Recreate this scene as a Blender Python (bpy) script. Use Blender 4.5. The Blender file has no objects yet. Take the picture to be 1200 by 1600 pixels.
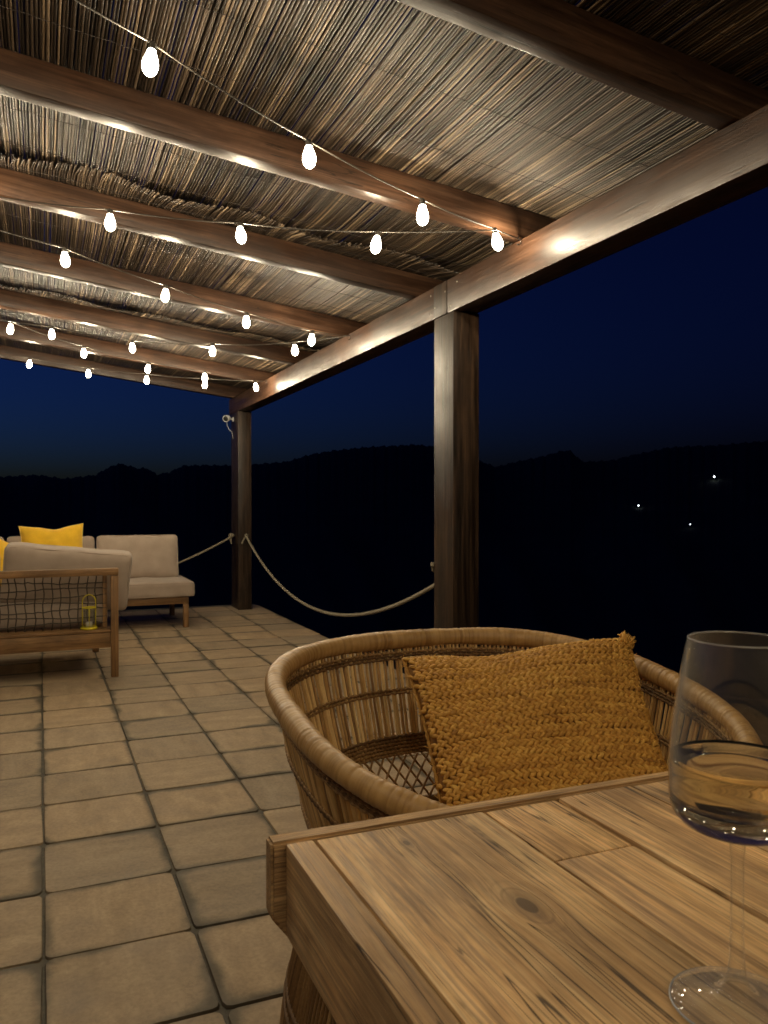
import bpy, bmesh, math, random
import numpy as np
from mathutils import Vector, Matrix

random.seed(7)
RNG = np.random.default_rng(11)
SC = bpy.context.scene
COL = SC.collection
PI = math.pi

# ------------------------------------------------------------------ camera
EYE = Vector((0, 0, 1.06))
YAW, PITCH = math.radians(23.05), math.radians(0.64)
cd = bpy.data.cameras.new('camera')
cam = bpy.data.objects.new('camera', cd)
COL.objects.link(cam)
fwd = Vector((math.sin(YAW) * math.cos(PITCH), math.cos(YAW) * math.cos(PITCH), -math.sin(PITCH)))
right = Vector((math.cos(YAW), -math.sin(YAW), 0))
upv = right.cross(fwd)
cam.matrix_world = Matrix(((right.x, upv.x, -fwd.x, EYE.x), (right.y, upv.y, -fwd.y, EYE.y),
                           (right.z, upv.z, -fwd.z, EYE.z), (0, 0, 0, 1)))
cd.sensor_fit = 'VERTICAL'
cd.sensor_height = 36
cd.lens = 1258 / 1600 * 36
cd.clip_start = 0.02
cd.clip_end = 20000
cd.dof.use_dof = True
cd.dof.focus_distance = 1.4
cd.dof.aperture_fstop = 18
SC.camera = cam

# ------------------------------------------------------------------ sky (late dusk, sun already set)
world = bpy.data.worlds.new('World')
SC.world = world
world.use_nodes = True
wn = world.node_tree
bg = wn.nodes['Background']
sky = wn.nodes.new('ShaderNodeTexSky')
sky.sky_type = 'NISHITA'
sky.sun_disc = False
sky.sun_elevation = math.radians(-3.3)
sky.sun_rotation = math.radians(-40)
sky.altitude = 300
sky.ozone_density = 3.0
tint = wn.nodes.new('ShaderNodeMix')
tint.data_type = 'RGBA'
tint.blend_type = 'MULTIPLY'
tint.inputs[0].default_value = 1
tint.inputs[7].default_value = (0.6, 1.36, 3.1, 1)
wn.links.new(sky.outputs[0], tint.inputs[6])
wn.links.new(tint.outputs[2], bg.inputs[0])
bg.inputs[1].default_value = 0.08

# ------------------------------------------------------------------ exposure
SC.view_settings.view_transform = 'Standard'
SC.view_settings.look = 'None'
SC.view_settings.gamma = 1
SC.view_settings.use_curve_mapping = False
SC.view_settings.exposure = 0.62
SC.render.engine = 'CYCLES'
SC.cycles.use_denoising = True
SC.cycles.max_bounces = 10
SC.cycles.transmission_bounces = 10
SC.cycles.transparent_max_bounces = 10
SC.cycles.sample_clamp_indirect = 4
SC.cycles.caustics_refractive = False
SC.cycles.caustics_reflective = False
SC.cycles.use_light_tree = True

BULB_STRENGTH = 1800.0
BULB_COLOR = (1.0, 0.83, 0.56, 1)


# ================================================================== helpers
def link(name, me, mat=None, parent=None, loc=None):
    o = bpy.data.objects.new(name, me)
    COL.objects.link(o)
    if mat is not None and me is not None and len(me.materials) == 0:
        me.materials.append(mat)
    if parent is not None:
        o.parent = parent
    if loc is not None:
        o.location = loc
    return o


def tag(o, label=None, cat=None, group=None, kind=None):
    for k, v in (('label', label), ('category', cat), ('group', group), ('kind', kind)):
        if v:
            o[k] = v
    return o


def thing(name, label, cat, loc=(0, 0, 0), rz=0.0, group=None):
    o = bpy.data.objects.new(name, None)
    COL.objects.link(o)
    o.empty_display_size = 0.1
    o.location = loc
    o.rotation_euler = (0, 0, rz)
    return tag(o, label, cat, group)


def mesh_np(name, v, f, smooth=True, tone=None):
    """v (n,3) array, f (m,k) array of equal sized faces, tone (n,) grey attribute"""
    v = np.asarray(v, dtype=np.float32)
    f = np.asarray(f, dtype=np.int32)
    me = bpy.data.meshes.new(name)
    n, m, k = len(v), len(f), f.shape[1]
    me.vertices.add(n)
    me.vertices.foreach_set('co', v.ravel())
    me.loops.add(m * k)
    me.loops.foreach_set('vertex_index', f.ravel())
    me.polygons.add(m)
    me.polygons.foreach_set('loop_start', np.arange(0, m * k, k, dtype=np.int32))
    me.polygons.foreach_set('loop_total', np.full(m, k, dtype=np.int32))
    me.polygons.foreach_set('use_smooth', np.full(m, bool(smooth)))
    if tone is not None:
        a = me.attributes.new('tone', 'FLOAT', 'POINT')
        a.data.foreach_set('value', np.asarray(tone, dtype=np.float32))
    me.update(calc_edges=True)
    me.validate()
    return me


def frames(path):
    path = np.asarray(path, float)
    t = np.gradient(path, axis=0)
    t /= np.linalg.norm(t, axis=1)[:, None] + 1e-12
    ref = np.array([0, 0, 1.0])
    n = np.cross(np.tile(ref, (len(t), 1)), t)
    bad = np.linalg.norm(n, axis=1) < 0.15
    n[bad] = np.cross(np.tile([1.0, 0.1, 0], (bad.sum(), 1)), t[bad]) if bad.any() else n[bad]
    n /= np.linalg.norm(n, axis=1)[:, None] + 1e-12
    for i in range(1, len(n)):
        if n[i] @ n[i - 1] < 0:
            n[i] = -n[i]
    b = np.cross(t, n)
    return t, n, b


def tube_np(path, r, sides=6, closed=False, cap=True):
    """quads of a tube; r scalar, (n,) or (n,sides)"""
    path = np.asarray(path, float)
    n = len(path)
    if closed:
        ext = np.vstack([path[-1:], path, path[:1]])
        t, nn, b = [a[1:-1] for a in frames(ext)]
    else:
        t, nn, b = frames(path)
    a = np.arange(sides) * 2 * PI / sides
    r = np.asarray(r, float)
    if r.ndim == 0:
        r = np.full((n, sides), float(r))
    elif r.ndim == 1:
        r = np.repeat(r[:, None], sides, 1)
    v = path[:, None, :] + r[:, :, None] * (np.cos(a)[None, :, None] * nn[:, None, :] + np.sin(a)[None, :, None] * b[:, None, :])
    v = v.reshape(-1, 3)
    idx = np.arange(n * sides).reshape(n, sides)
    rows = n if closed else n - 1
    i0 = idx[:rows]
    i1 = np.roll(idx, -1, 0)[:rows]
    f = np.stack([i0, np.roll(i0, -1, 1), np.roll(i1, -1, 1), i1], -1).reshape(-1, 4)
    if cap and not closed:
        c0, c1 = len(v), len(v) + 1
        v = np.vstack([v, path[0], path[-1]])
        e0 = np.stack([idx[0], np.full(sides, c0), np.full(sides, c0), np.roll(idx[0], -1)], -1)
        e1 = np.stack([np.roll(idx[-1], -1), np.full(sides, c1), np.full(sides, c1), idx[-1]], -1)
        tri = np.vstack([e0, e1])
        return v, f, tri[:, [0, 1, 3]]
    return v, f, None


class MB:
    """collects shapes into one mesh"""

    def __init__(self):
        self.v, self.f, self.t = [], [], []
        self.n = 0

    def add(self, v, faces, tone=0.5):
        v = np.asarray(v, float)
        self.v.append(v)
        for f in faces:
            self.f.append([i + self.n for i in f])
        self.t.append(np.broadcast_to(np.asarray(tone, float), (len(v),)))
        self.n += len(v)
        return self

    def tube(self, path, r, sides=6, closed=False, tone=0.5, cap=True):
        v, f, tri = tube_np(path, r, sides, closed, cap)
        fs = f.tolist() + (tri.tolist() if tri is not None else [])
        return self.add(v, fs, tone)

    def box(self, lo, hi, bev=0.004, tone=0.5):
        bm = bmesh.new()
        lo, hi = Vector(lo), Vector(hi)
        bmesh.ops.create_cube(bm, size=1, matrix=Matrix.Translation((lo + hi) / 2) @ Matrix.Diagonal((*(hi - lo), 1)))
        if bev > 0:
            bmesh.ops.bevel(bm, geom=bm.edges[:], offset=bev, segments=2, affect='EDGES', profile=0.6)
        return self.bm(bm, tone)

    def bm(self, bm, tone=0.5):
        bm.verts.index_update()
        v = [tuple(q.co) for q in bm.verts]
        f = [[q.index for q in p.verts] for p in bm.faces]
        bm.free()
        return self.add(v, f, tone)

    def lathe(self, prof, seg=24, center=(0, 0, 0), tone=0.5):
        """prof list of (r, z)"""
        v, rings = [], []
        for r, z in prof:
            if r < 1e-5:
                rings.append([len(v)])
                v.append((center[0], center[1], center[2] + z))
            else:
                rings.append(list(range(len(v), len(v) + seg)))
                for i in range(seg):
                    a = 2 * PI * i / seg
                    v.append((center[0] + r * math.cos(a), center[1] + r * math.sin(a), center[2] + z))
        f = []
        for a, b in zip(rings[:-1], rings[1:]):
            if len(a) == 1 and len(b) == 1:
                continue
            for i in range(seg):
                j = (i + 1) % seg
                if len(a) == 1:
                    f.append([a[0], b[j], b[i]])
                elif len(b) == 1:
                    f.append([a[i], a[j], b[0]])
                else:
                    f.append([a[i], a[j], b[j], b[i]])
        return self.add(v, f, tone)

    def mesh(self, name, smooth=True, tone=False, fix=True):
        me = bpy.data.meshes.new(name)
        v = np.vstack(self.v)
        me.from_pydata(v.tolist(), [], self.f)
        if fix:
            b = bmesh.new()
            b.from_mesh(me)
            bmesh.ops.recalc_face_normals(b, faces=b.faces[:])
            b.to_mesh(me)
            b.free()
        me.polygons.foreach_set('use_smooth', np.full(len(me.polygons), bool(smooth)))
        if tone:
            a = me.attributes.new('tone', 'FLOAT', 'POINT')
            a.data.foreach_set('value', np.concatenate(self.t).astype(np.float32))
        me.update()
        return me

    def build(self, name, mat, parent=None, loc=None, smooth=True, tone=False, autosmooth=None):
        me = self.mesh(name, smooth, tone)
        if autosmooth:
            me.set_sharp_from_angle(angle=math.radians(autosmooth))
        return link(name, me, mat, parent, loc)


def box_obj(name, lo, hi, mat, parent=None, bev=0.004):
    """a box whose object origin is its own centre (keeps wood grain local); lo/hi in the parent's space"""
    lo, hi = np.array(lo, float), np.array(hi, float)
    c = (lo + hi) / 2
    return MB().box(lo - c, hi - c, bev).build(name, mat, parent, tuple(c), autosmooth=40)


def smooth01(x):
    x = np.clip(x, 0, 1)
    return x * x * (3 - 2 * x)


# ------------------------------------------------------------------ node materials
class NT:
    def __init__(self, name):
        self.m = bpy.data.materials.new(name)
        self.m.use_nodes = True
        self.nt = self.m.node_tree
        self.b = self.nt.nodes['Principled BSDF']

    def n(self, typ, ins=None, **props):
        nd = self.nt.nodes.new('ShaderNode' + typ)
        for k, v in props.items():
            setattr(nd, k, v)
        for k, v in (ins or {}).items():
            self.set(nd, k, v)
        return nd

    def set(self, nd, k, v):
        s = nd.inputs[k]
        if isinstance(v, bpy.types.NodeSocket):
            self.nt.links.new(v, s)
        else:
            s.default_value = v

    def p(self, **kw):
        for k, v in kw.items():
            self.set(self.b, k.replace('_', ' '), v)
        return self

    def math(self, op, a, b=0.0, c=0.0, clamp=False):
        nd = self.n('Math', {0: a, 1: b, 2: c}, operation=op)
        nd.use_clamp = clamp
        return nd.outputs[0]

    def mix(self, f, a, b, mode='MIX'):
        nd = self.n('Mix', data_type='RGBA', blend_type=mode)
        self.set(nd, 0, f)
        self.set(nd, 6, a)
        self.set(nd, 7, b)
        return nd.outputs[2]

    def ramp(self, f, stops, interp='LINEAR'):
        nd = self.n('ValToRGB', {0: f})
        nd.color_ramp.interpolation = interp
        e = nd.color_ramp.elements
        while len(e) < len(stops):
            e.new(0.5)
        for q, (pos, c) in zip(e, stops):
            q.position = pos
            q.color = (*c, 1) if len(c) == 3 else c
        return nd.outputs[0]

    def maprange(self, v, a, b, c=0.0, d=1.0, smooth=False):
        nd = self.n('MapRange', {0: v, 1: a, 2: b, 3: c, 4: d})
        if smooth:
            nd.interpolation_type = 'SMOOTHSTEP'
        return nd.outputs[0]

    def noise(self, vec, scale, detail=4, rough=0.55, dist=0.0):
        return self.n('TexNoise', {'Vector': vec, 'Scale': scale, 'Detail': detail, 'Roughness': rough, 'Distortion': dist}).outputs[0]

    def bump(self, h, strength, dist, normal=None):
        nd = self.n('Bump', {'Height': h, 'Strength': strength, 'Distance': dist})
        if normal is not None:
            self.set(nd, 'Normal', normal)
        self.set(self.b, 'Normal', nd.outputs[0])
        return nd.outputs[0]

    def coords(self, scale=(1, 1, 1), shift=True):
        tc = self.n('TexCoord').outputs['Object']
        if shift:
            rnd = self.n('ObjectInfo').outputs['Random']
            off = self.math('MULTIPLY', rnd, 53.0)
            tc = self.n('VectorMath', {0: tc, 1: self.n('CombineXYZ', {0: off, 1: off, 2: off}).outputs[0]}, operation='ADD').outputs[0]
        return self.n('VectorMath', {0: tc, 1: scale}, operation='MULTIPLY').outputs[0]

    def attr(self, name):
        return self.n('Attribute', attribute_name=name).outputs['Fac']

    def rnd(self):
        return self.n('ObjectInfo').outputs['Random']


def lin(*c):
    return (*c, 1)


def wood(name, dark, mid, light, axis='Y', rough=(0.35, 0.55), across=16, along=1.1, fine=0.35, bump=0.3, blotch=0.4, var=0.15, knots=(), crack=0.5, pore=(190, 5)):
    """grain runs along the axis; dark, mid and light are the wood's own colours"""
    t = NT(name)

    def sc(a, l):
        return {'X': (l, a, a), 'Y': (a, l, a), 'Z': (a, a, l)}[axis]
    warp = t.n('TexNoise', {'Vector': t.coords(sc(3.0, 0.9)), 'Scale': 1.6, 'Detail': 3.0})
    off = t.n('VectorMath', {0: warp.outputs[1], 1: (1.1, 1.1, 1.1)}, operation='MULTIPLY').outputs[0]
    kn_mask = None
    push_all = None
    if knots:
        tc = t.n('TexCoord').outputs['Object']
        for kx, ky, kr in knots:
            d = t.n('VectorMath', {0: tc, 1: (-kx, -ky, 0)}, operation='ADD').outputs[0]
            d = t.n('VectorMath', {0: d, 1: (1.25 / kr, 0.62 / kr, 0)}, operation='MULTIPLY').outputs[0]
            ln = t.n('VectorMath', {0: d}, operation='LENGTH').outputs['Value']
            g = t.math('POWER', 2.718, t.math('MULTIPLY', t.math('MULTIPLY', ln, ln), -0.22))
            push = t.n('VectorMath', {0: d, 'Scale': t.math('MULTIPLY', g, -0.75 * kr)}, operation='SCALE').outputs[0]
            push = t.n('VectorMath', {0: push, 1: (0.8, 0, 0)}, operation='MULTIPLY').outputs[0]
            push_all = push if push_all is None else t.n('VectorMath', {0: push_all, 1: push}, operation='ADD').outputs[0]
            lnw = t.math('ADD', ln, t.math('MULTIPLY', t.math('SUBTRACT', warp.outputs[0], 0.5), 0.9))
            core = t.maprange(lnw, 0.62, 0.92, 1.0, 0.0, True)
            ringm = t.math('MULTIPLY', t.maprange(t.math('SINE', t.math('MULTIPLY', lnw, 9.0)), 0.2, 0.9, 0.0, 0.55), t.maprange(lnw, 1.0, 2.6, 1.0, 0.0))
            k = t.math('MAXIMUM', core, t.math('MAXIMUM', ringm, t.maprange(lnw, 0.9, 1.8, 0.5, 0.0, True)))
            kn_mask = k if kn_mask is None else t.math('MAXIMUM', kn_mask, k)

    def co(a, l, w=1.0):
        v = t.coords((1, 1, 1))
        if push_all is not None:
            v = t.n('VectorMath', {0: v, 1: push_all}, operation='ADD').outputs[0]
        v = t.n('VectorMath', {0: v, 1: sc(a, l)}, operation='MULTIPLY').outputs[0]
        return t.n('VectorMath', {0: v, 1: t.n('VectorMath', {0: off, 'Scale': w}, operation='SCALE').outputs[0]}, operation='ADD').outputs[0]
    g1 = t.noise(co(across, along), 1.0, 6, 0.68, 0.15)
    g2 = t.noise(co(across * 3.3, along * 2.2, 1.8), 1.0, 4, 0.6)
    g = t.math('ADD', t.math('MULTIPLY', g1, 0.62), t.math('MULTIPLY', g2, 0.38))
    c = t.ramp(g, [(0.37, dark), (0.49, mid), (0.61, light)])
    fn = t.noise(co(pore[0], pore[1], 2.5), 1.0, 3, 0.65)
    c = t.mix(fine, c, t.ramp(fn, [(0.36, (0.36, 0.33, 0.30)), (0.52, (1.0, 1.0, 1.0)), (0.66, (1.22, 1.2, 1.16))]), 'MULTIPLY')
    bl = t.noise(t.coords((3.2, 3.2, 3.2)), 1.3, 5, 0.62)
    c = t.mix(t.maprange(bl, 0.45, 0.66, 0.0, blotch), c, lin(*[q * 0.85 for q in dark]))
    lo_ = t.noise(t.coords(sc(9.0, 3.5)), 1.0, 4, 0.6, 0.8)
    c = t.mix(1.0, c, t.ramp(lo_, [(0.34, (0.74, 0.73, 0.74)), (0.5, (1.0, 1.0, 1.0)), (0.68, (1.17, 1.13, 1.08))]), 'MULTIPLY')
    cr = t.noise(co(across * 1.7, along * 0.55, 1.2), 1.0, 2, 0.5)
    crm = t.math('MULTIPLY', t.maprange(t.math('ABSOLUTE', t.math('SUBTRACT', cr, 0.5)), 0.004, 0.012, 1.0, 0.0), t.maprange(bl, 0.46, 0.56, 0.0, crack))
    c = t.mix(crm, c, lin(*[q * 0.22 for q in dark]))
    c = t.mix(1.0, c, t.n('CombineColor', {0: t.maprange(t.rnd(), 0, 1, 1 - var, 1 + var), 1: t.maprange(t.rnd(), 0, 1, 1 - var * 1.1, 1 + var * 0.9), 2: t.maprange(t.rnd(), 0, 1, 1 - var * 1.25, 1 + var * 0.85)}).outputs[0], 'MULTIPLY')
    if kn_mask is not None:
        c = t.mix(t.math('MULTIPLY', kn_mask, 0.9), c, lin(*[q * 0.36 for q in dark]))
    r = t.maprange(t.math('ADD', t.math('MULTIPLY', bl, 0.5), t.math('MULTIPLY', fn, 0.5)), 0.38, 0.62, rough[0], rough[1])
    t.p(Base_Color=c, Roughness=r, Specular_IOR_Level=0.36)
    h = t.math('SUBTRACT', t.math('ADD', t.math('MULTIPLY', fn, 0.7), t.math('MULTIPLY', g, 0.9)), t.math('MULTIPLY', crm, 0.8))
    t.bump(h, bump, 0.0022)
    return t.m


def fabric(name, col, weave=900, rough=0.9, bump=0.25):
    t = NT(name)
    v = t.coords((1, 1, 1))
    w1 = t.n('TexWave', {'Vector': v, 'Scale': weave / 18, 'Distortion': 1.2, 'Detail': 1.0}, bands_direction='X').outputs['Fac']
    w2 = t.n('TexWave', {'Vector': v, 'Scale': weave / 18, 'Distortion': 1.2, 'Detail': 1.0}, bands_direction='Z').outputs['Fac']
    n1 = t.noise(v, 9, 4)
    h = t.math('ADD', w1, w2)
    c = t.mix(1.0, lin(*col), t.ramp(n1, [(0.3, (0.86, 0.85, 0.84)), (0.7, (1.06, 1.06, 1.05))]), 'MULTIPLY')
    c = t.mix(0.25, c, t.ramp(h, [(0.2, (0.75, 0.75, 0.75)), (1.0, (1.1, 1.1, 1.1))]), 'MULTIPLY')
    t.p(Base_Color=c, Roughness=rough, Sheen_Weight=0.25)
    t.bump(t.math('ADD', h, t.math('MULTIPLY', t.noise(v, 14, 3), 3.0)), bump, 0.003)
    return t.m


def plain(name, col, rough=0.5, metal=0.0, nscale=40, namp=0.15, bump=0.1, **kw):
    t = NT(name)
    n1 = t.noise(t.coords(), nscale, 4)
    c = t.mix(1.0, lin(*col), t.ramp(n1, [(0.3, (1 - namp,) * 3), (0.7, (1 + namp * 0.5,) * 3)]), 'MULTIPLY')
    t.p(Base_Color=c, Roughness=t.maprange(n1, 0.3, 0.7, rough * 0.85, min(1, rough * 1.15)), Metallic=metal, **kw)
    if bump:
        t.bump(n1, bump, 0.002)
    return t.m


# pergola timber: brown varnish
M = {}
for ax in 'XYZ':
    M['beam' + ax] = wood('varnished_beam_' + ax.lower(), (0.027, 0.012, 0.006), (0.050, 0.024, 0.013), (0.085, 0.045, 0.026), ax,
                          rough=(0.30, 0.55), across=20, along=1.0, fine=0.5, bump=0.2, blotch=0.35, var=0.12, crack=0.8, pore=(130, 3))
    M['teak' + ax] = wood('oiled_teak_' + ax.lower(), (0.13, 0.068, 0.026), (0.23, 0.125, 0.05), (0.32, 0.185, 0.08), ax, rough=(0.4, 0.6), across=30, along=1.6)
M['postZ'] = wood('dark_stained_post', (0.009, 0.0055, 0.0035), (0.026, 0.015, 0.0085), (0.064, 0.037, 0.021), 'Z', rough=(0.32, 0.55), across=22, along=1.0, fine=0.8, bump=0.5, var=0.05, crack=0.9, pore=(110, 2.5))
TD, TM, TL_ = (0.26, 0.152, 0.070), (0.62, 0.385, 0.172), (0.80, 0.56, 0.285)
M['plankY'] = wood('weathered_table_plank', TD, TM, TL_, 'Y', rough=(0.5, 0.78), across=42, along=3.0, fine=0.58, bump=0.6, blotch=0.55, var=0.16, crack=0.9, pore=(420, 11))
M['plankX'] = wood('weathered_table_board', TD, TM, TL_, 'X', rough=(0.5, 0.78), across=42, along=3.0, fine=0.75, bump=0.7, blotch=0.5, var=0.1, pore=(420, 11))
M['apronY'] = wood('smooth_table_apron', (0.14, 0.075, 0.032), (0.30, 0.178, 0.074), (0.45, 0.29, 0.13), 'Y', rough=(0.45, 0.65), across=24, along=1.6, fine=0.5, pore=(260, 7))


def make_reed_mat():
    t = NT('reed_cane')
    tone = t.attr('tone')
    v = t.coords((60, 1.5, 60), shift=False)
    n1 = t.noise(v, 1.0, 4, 0.6)
    n2 = t.noise(t.coords((2.4, 2.4, 2.4), shift=False), 1.0, 4, 0.6)
    f = t.math('ADD', t.math('ADD', t.math('MULTIPLY', tone, 0.75), t.math('MULTIPLY', n1, 0.4)), t.math('MULTIPLY', t.math('SUBTRACT', n2, 0.5), 0.5))
    c = t.ramp(f, [(0.12, (0.010, 0.0065, 0.004)), (0.42, (0.031, 0.0205, 0.0132)), (0.70, (0.088, 0.060, 0.039)), (0.95, (0.28, 0.20, 0.125))])
    t.p(Base_Color=c, Roughness=0.5)
    t.bump(n1, 0.4, 0.001)
    return t.m


M['reed'] = make_reed_mat()
M['wire'] = plain('binding_wire', (0.05, 0.04, 0.035), 0.6)


def make_tile_mat(dirty=True):
    t = NT('terracotta_tile')
    tc = t.n('TexCoord').outputs['Object']
    sx = t.n('SeparateXYZ', {0: tc})
    ax = t.math('ABSOLUTE', sx.outputs[0])
    ay = t.math('ABSOLUTE', sx.outputs[1])
    v = t.coords((1, 1, 1))
    n0 = t.noise(v, 3.0, 3, 0.5)
    n1 = t.noise(v, 9.0, 5, 0.65, 0.3)
    n2 = t.noise(v, 90.0, 3, 0.6)
    stretch = t.noise(t.coords((3, 14, 3)), 1.0, 5, 0.6, 0.4)
    e = t.math('SMOOTH_MAX', ax, ay, 0.07)
    rim = t.math('ADD', e, t.math('ADD', t.math('MULTIPLY', t.math('SUBTRACT', n0, 0.5), 0.13), t.math('MULTIPLY', t.math('SUBTRACT', n1, 0.5), 0.05)))
    rim = t.math('ADD', rim, t.maprange(t.math('FRACT', t.math('MULTIPLY', t.rnd(), 7.31)), 0, 1, -0.016, 0.010))
    dirt = t.maprange(rim, 0.148, 0.184, 0.0, 0.82, True)
    c = t.ramp(t.math('ADD', t.math('MULTIPLY', n1, 0.55), t.math('MULTIPLY', stretch, 0.45)),
               [(0.34, (0.25, 0.180, 0.108)), (0.5, (0.35, 0.257, 0.158)), (0.66, (0.44, 0.333, 0.212))])
    r = t.rnd()
    c = t.mix(1.0, c, t.n('CombineColor', {0: t.maprange(r, 0, 1, 0.84, 1.12), 1: t.maprange(r, 0, 1, 0.87, 1.09), 2: t.maprange(r, 0, 1, 0.93, 1.06)}).outputs[0], 'MULTIPLY')
    c = t.mix(0.6, c, t.ramp(n2, [(0.35, (0.75, 0.74, 0.72)), (0.6, (1.08, 1.08, 1.07))]), 'MULTIPLY')
    if dirty:
        c = t.mix(dirt, c, lin(0.045, 0.042, 0.03))
    t.p(Base_Color=c, Roughness=t.maprange(n1, 0.3, 0.7, 0.55, 0.8), Specular_IOR_Level=0.3)
    t.bump(t.math('ADD', t.math('ADD', t.math('MULTIPLY', n2, 0.2), n1), t.math('MULTIPLY', n0, 1.2)), 0.35, 0.004)
    return t.m


M['tile'] = make_tile_mat()
M['mortar'] = plain('tile_mortar', (0.095, 0.082, 0.06), 0.9, nscale=60, namp=0.5, bump=0.6)
M['concrete'] = plain('slab_concrete', (0.2, 0.19, 0.17), 0.9, nscale=6, namp=0.3)
M['hill'] = plain('scrub_hillside', (0.05, 0.06, 0.035), 1.0, nscale=0.02, namp=0.6, bump=0)
M['rope'] = plain('natural_rope', (0.24, 0.205, 0.145), 0.9, nscale=120, namp=0.4, bump=0.4)
M['beige'] = fabric('beige_cushion', (0.37, 0.288, 0.225))
M['yellow'] = fabric('yellow_cotton', (0.78, 0.46, 0.015), weave=1300, bump=0.35)
M['yellow_trim'] = fabric('yellow_trim', (0.85, 0.62, 0.16), weave=1300)
M['yellow_metal'] = plain('yellow_painted_wire', (0.62, 0.50, 0.02), 0.4)
M['black'] = plain('black_plastic', (0.012, 0.012, 0.012), 0.4)
M['white_plastic'] = plain('white_plastic', (0.75, 0.75, 0.73), 0.35, bump=0.02)
M['cable'] = plain('grey_cable', (0.055, 0.047, 0.038), 0.5)
M['cord'] = plain('brown_weave_cord', (0.06, 0.045, 0.03), 0.85, nscale=200)
M['wax'] = plain('white_candle', (0.7, 0.68, 0.6), 0.5)


def make_cane(name, stops, shift=True, rough=0.45, fs=(150, 150, 4), rv=0.5):
    t = NT(name)
    v = t.coords(fs, shift)
    n1 = t.noise(v, 1.0, 4, 0.65)
    n2 = t.noise(t.coords((6, 6, 6), shift), 1.0, 4)
    r = t.rnd()
    f = t.math('ADD', t.math('ADD', t.math('MULTIPLY', n1, 0.45), t.math('MULTIPLY', n2, 0.4)), t.math('MULTIPLY', t.math('SUBTRACT', r, 0.5), rv))
    f = t.math('ADD', f, t.math('MULTIPLY', t.math('SUBTRACT', t.attr('tone'), 0.5), 0.55))
    c = t.ramp(f, stops)
    t.p(Base_Color=c, Roughness=rough)
    t.bump(n1, 0.3, 0.001)
    return t.m


M['cane'] = make_cane('split_cane', [(0.12, (0.24, 0.125, 0.036)), (0.42, (0.56, 0.335, 0.115)), (0.7, (0.76, 0.53, 0.23))])
M['rim'] = make_cane('cane_wrapping', [(0.1, (0.24, 0.125, 0.036)), (0.42, (0.42, 0.245, 0.085)), (0.75, (0.54, 0.35, 0.145))], fs=(40, 40, 40))
M['twine'] = make_cane('twisted_twine', [(0.2, (0.12, 0.06, 0.018)), (0.5, (0.26, 0.14, 0.045)), (0.8, (0.42, 0.26, 0.10))], rough=0.7, fs=(200, 200, 200))
M['jute'] = make_cane('golden_jute', [(0.12, (0.27, 0.115, 0.016)), (0.42, (0.52, 0.262, 0.042)), (0.8, (0.74, 0.45, 0.10))], rough=0.7, fs=(260, 260, 260), rv=0.08)


def make_filament():
    t = NT('glowing_filament')
    t.p(Base_Color=lin(0.9, 0.85, 0.8), Roughness=0.3, Emission_Color=BULB_COLOR, Emission_Strength=BULB_STRENGTH)
    t.m.cycles.emission_sampling = 'FRONT'
    return t.m


def make_bulb():
    """thin softly glowing shell round the filament"""
    t = NT('lit_bulb')
    em = t.n('Emission', {'Color': (1.0, 0.9, 0.7, 1), 'Strength': 16.0})
    tr = t.n('BsdfTransparent')
    ad = t.n('AddShader', {0: em.outputs[0], 1: tr.outputs[0]})
    out = [q for q in t.nt.nodes if q.type == 'OUTPUT_MATERIAL'][0]
    t.nt.links.new(ad.outputs[0], out.inputs['Surface'])
    t.m.cycles.emission_sampling = 'FRONT'
    return t.m


M['filament'] = make_filament()
M['bulb'] = make_bulb()


def make_glass(name, ior, col=(1, 1, 1), rough=0.0, dens=None):
    t = NT(name)
    t.p(Base_Color=lin(*col), Roughness=rough, IOR=ior, Transmission_Weight=1.0)
    if dens:
        ab = t.n('VolumeAbsorption', {'Color': lin(*dens[0]), 'Density': dens[1]})
        out = [q for q in t.nt.nodes if q.type == 'OUTPUT_MATERIAL'][0]
        t.nt.links.new(ab.outputs[0], out.inputs['Volume'])
    return t.m




def make_thin_glass():
    """a thin clear wall: passes light straight on, mirrors more at grazing angles"""
    t = NT('clear_glass')
    f = t.n('LayerWeight', {'Blend': 0.5}).outputs['Facing']
    fres = t.math('ADD', 0.05, t.math('MULTIPLY', t.math('POWER', f, 4.0), 0.75), clamp=True)
    tr = t.n('BsdfTransparent', {'Color': t.mix(t.math('POWER', f, 3.0), lin(0.985, 0.985, 0.975), lin(0.62, 0.62, 0.60))})
    gl = t.n('BsdfGlossy', {'Color': lin(1, 1, 1), 'Roughness': 0.012})
    film = t.n('BsdfDiffuse', {'Color': lin(0.8, 0.8, 0.78)})
    tr2 = t.n('MixShader', {0: t.math('ADD', 0.012, t.math('MULTIPLY', t.math('POWER', f, 2.0), 0.22)), 1: tr.outputs[0], 2: film.outputs[0]})
    mx = t.n('MixShader', {0: fres, 1: tr2.outputs[0], 2: gl.outputs[0]})
    out = [q for q in t.nt.nodes if q.type == 'OUTPUT_MATERIAL'][0]
    t.nt.links.new(mx.outputs[0], out.inputs['Surface'])
    return t.m


M['glass'] = make_thin_glass()
WINE_DENS = ((0.985, 0.83, 0.28), 12.0)




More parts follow.
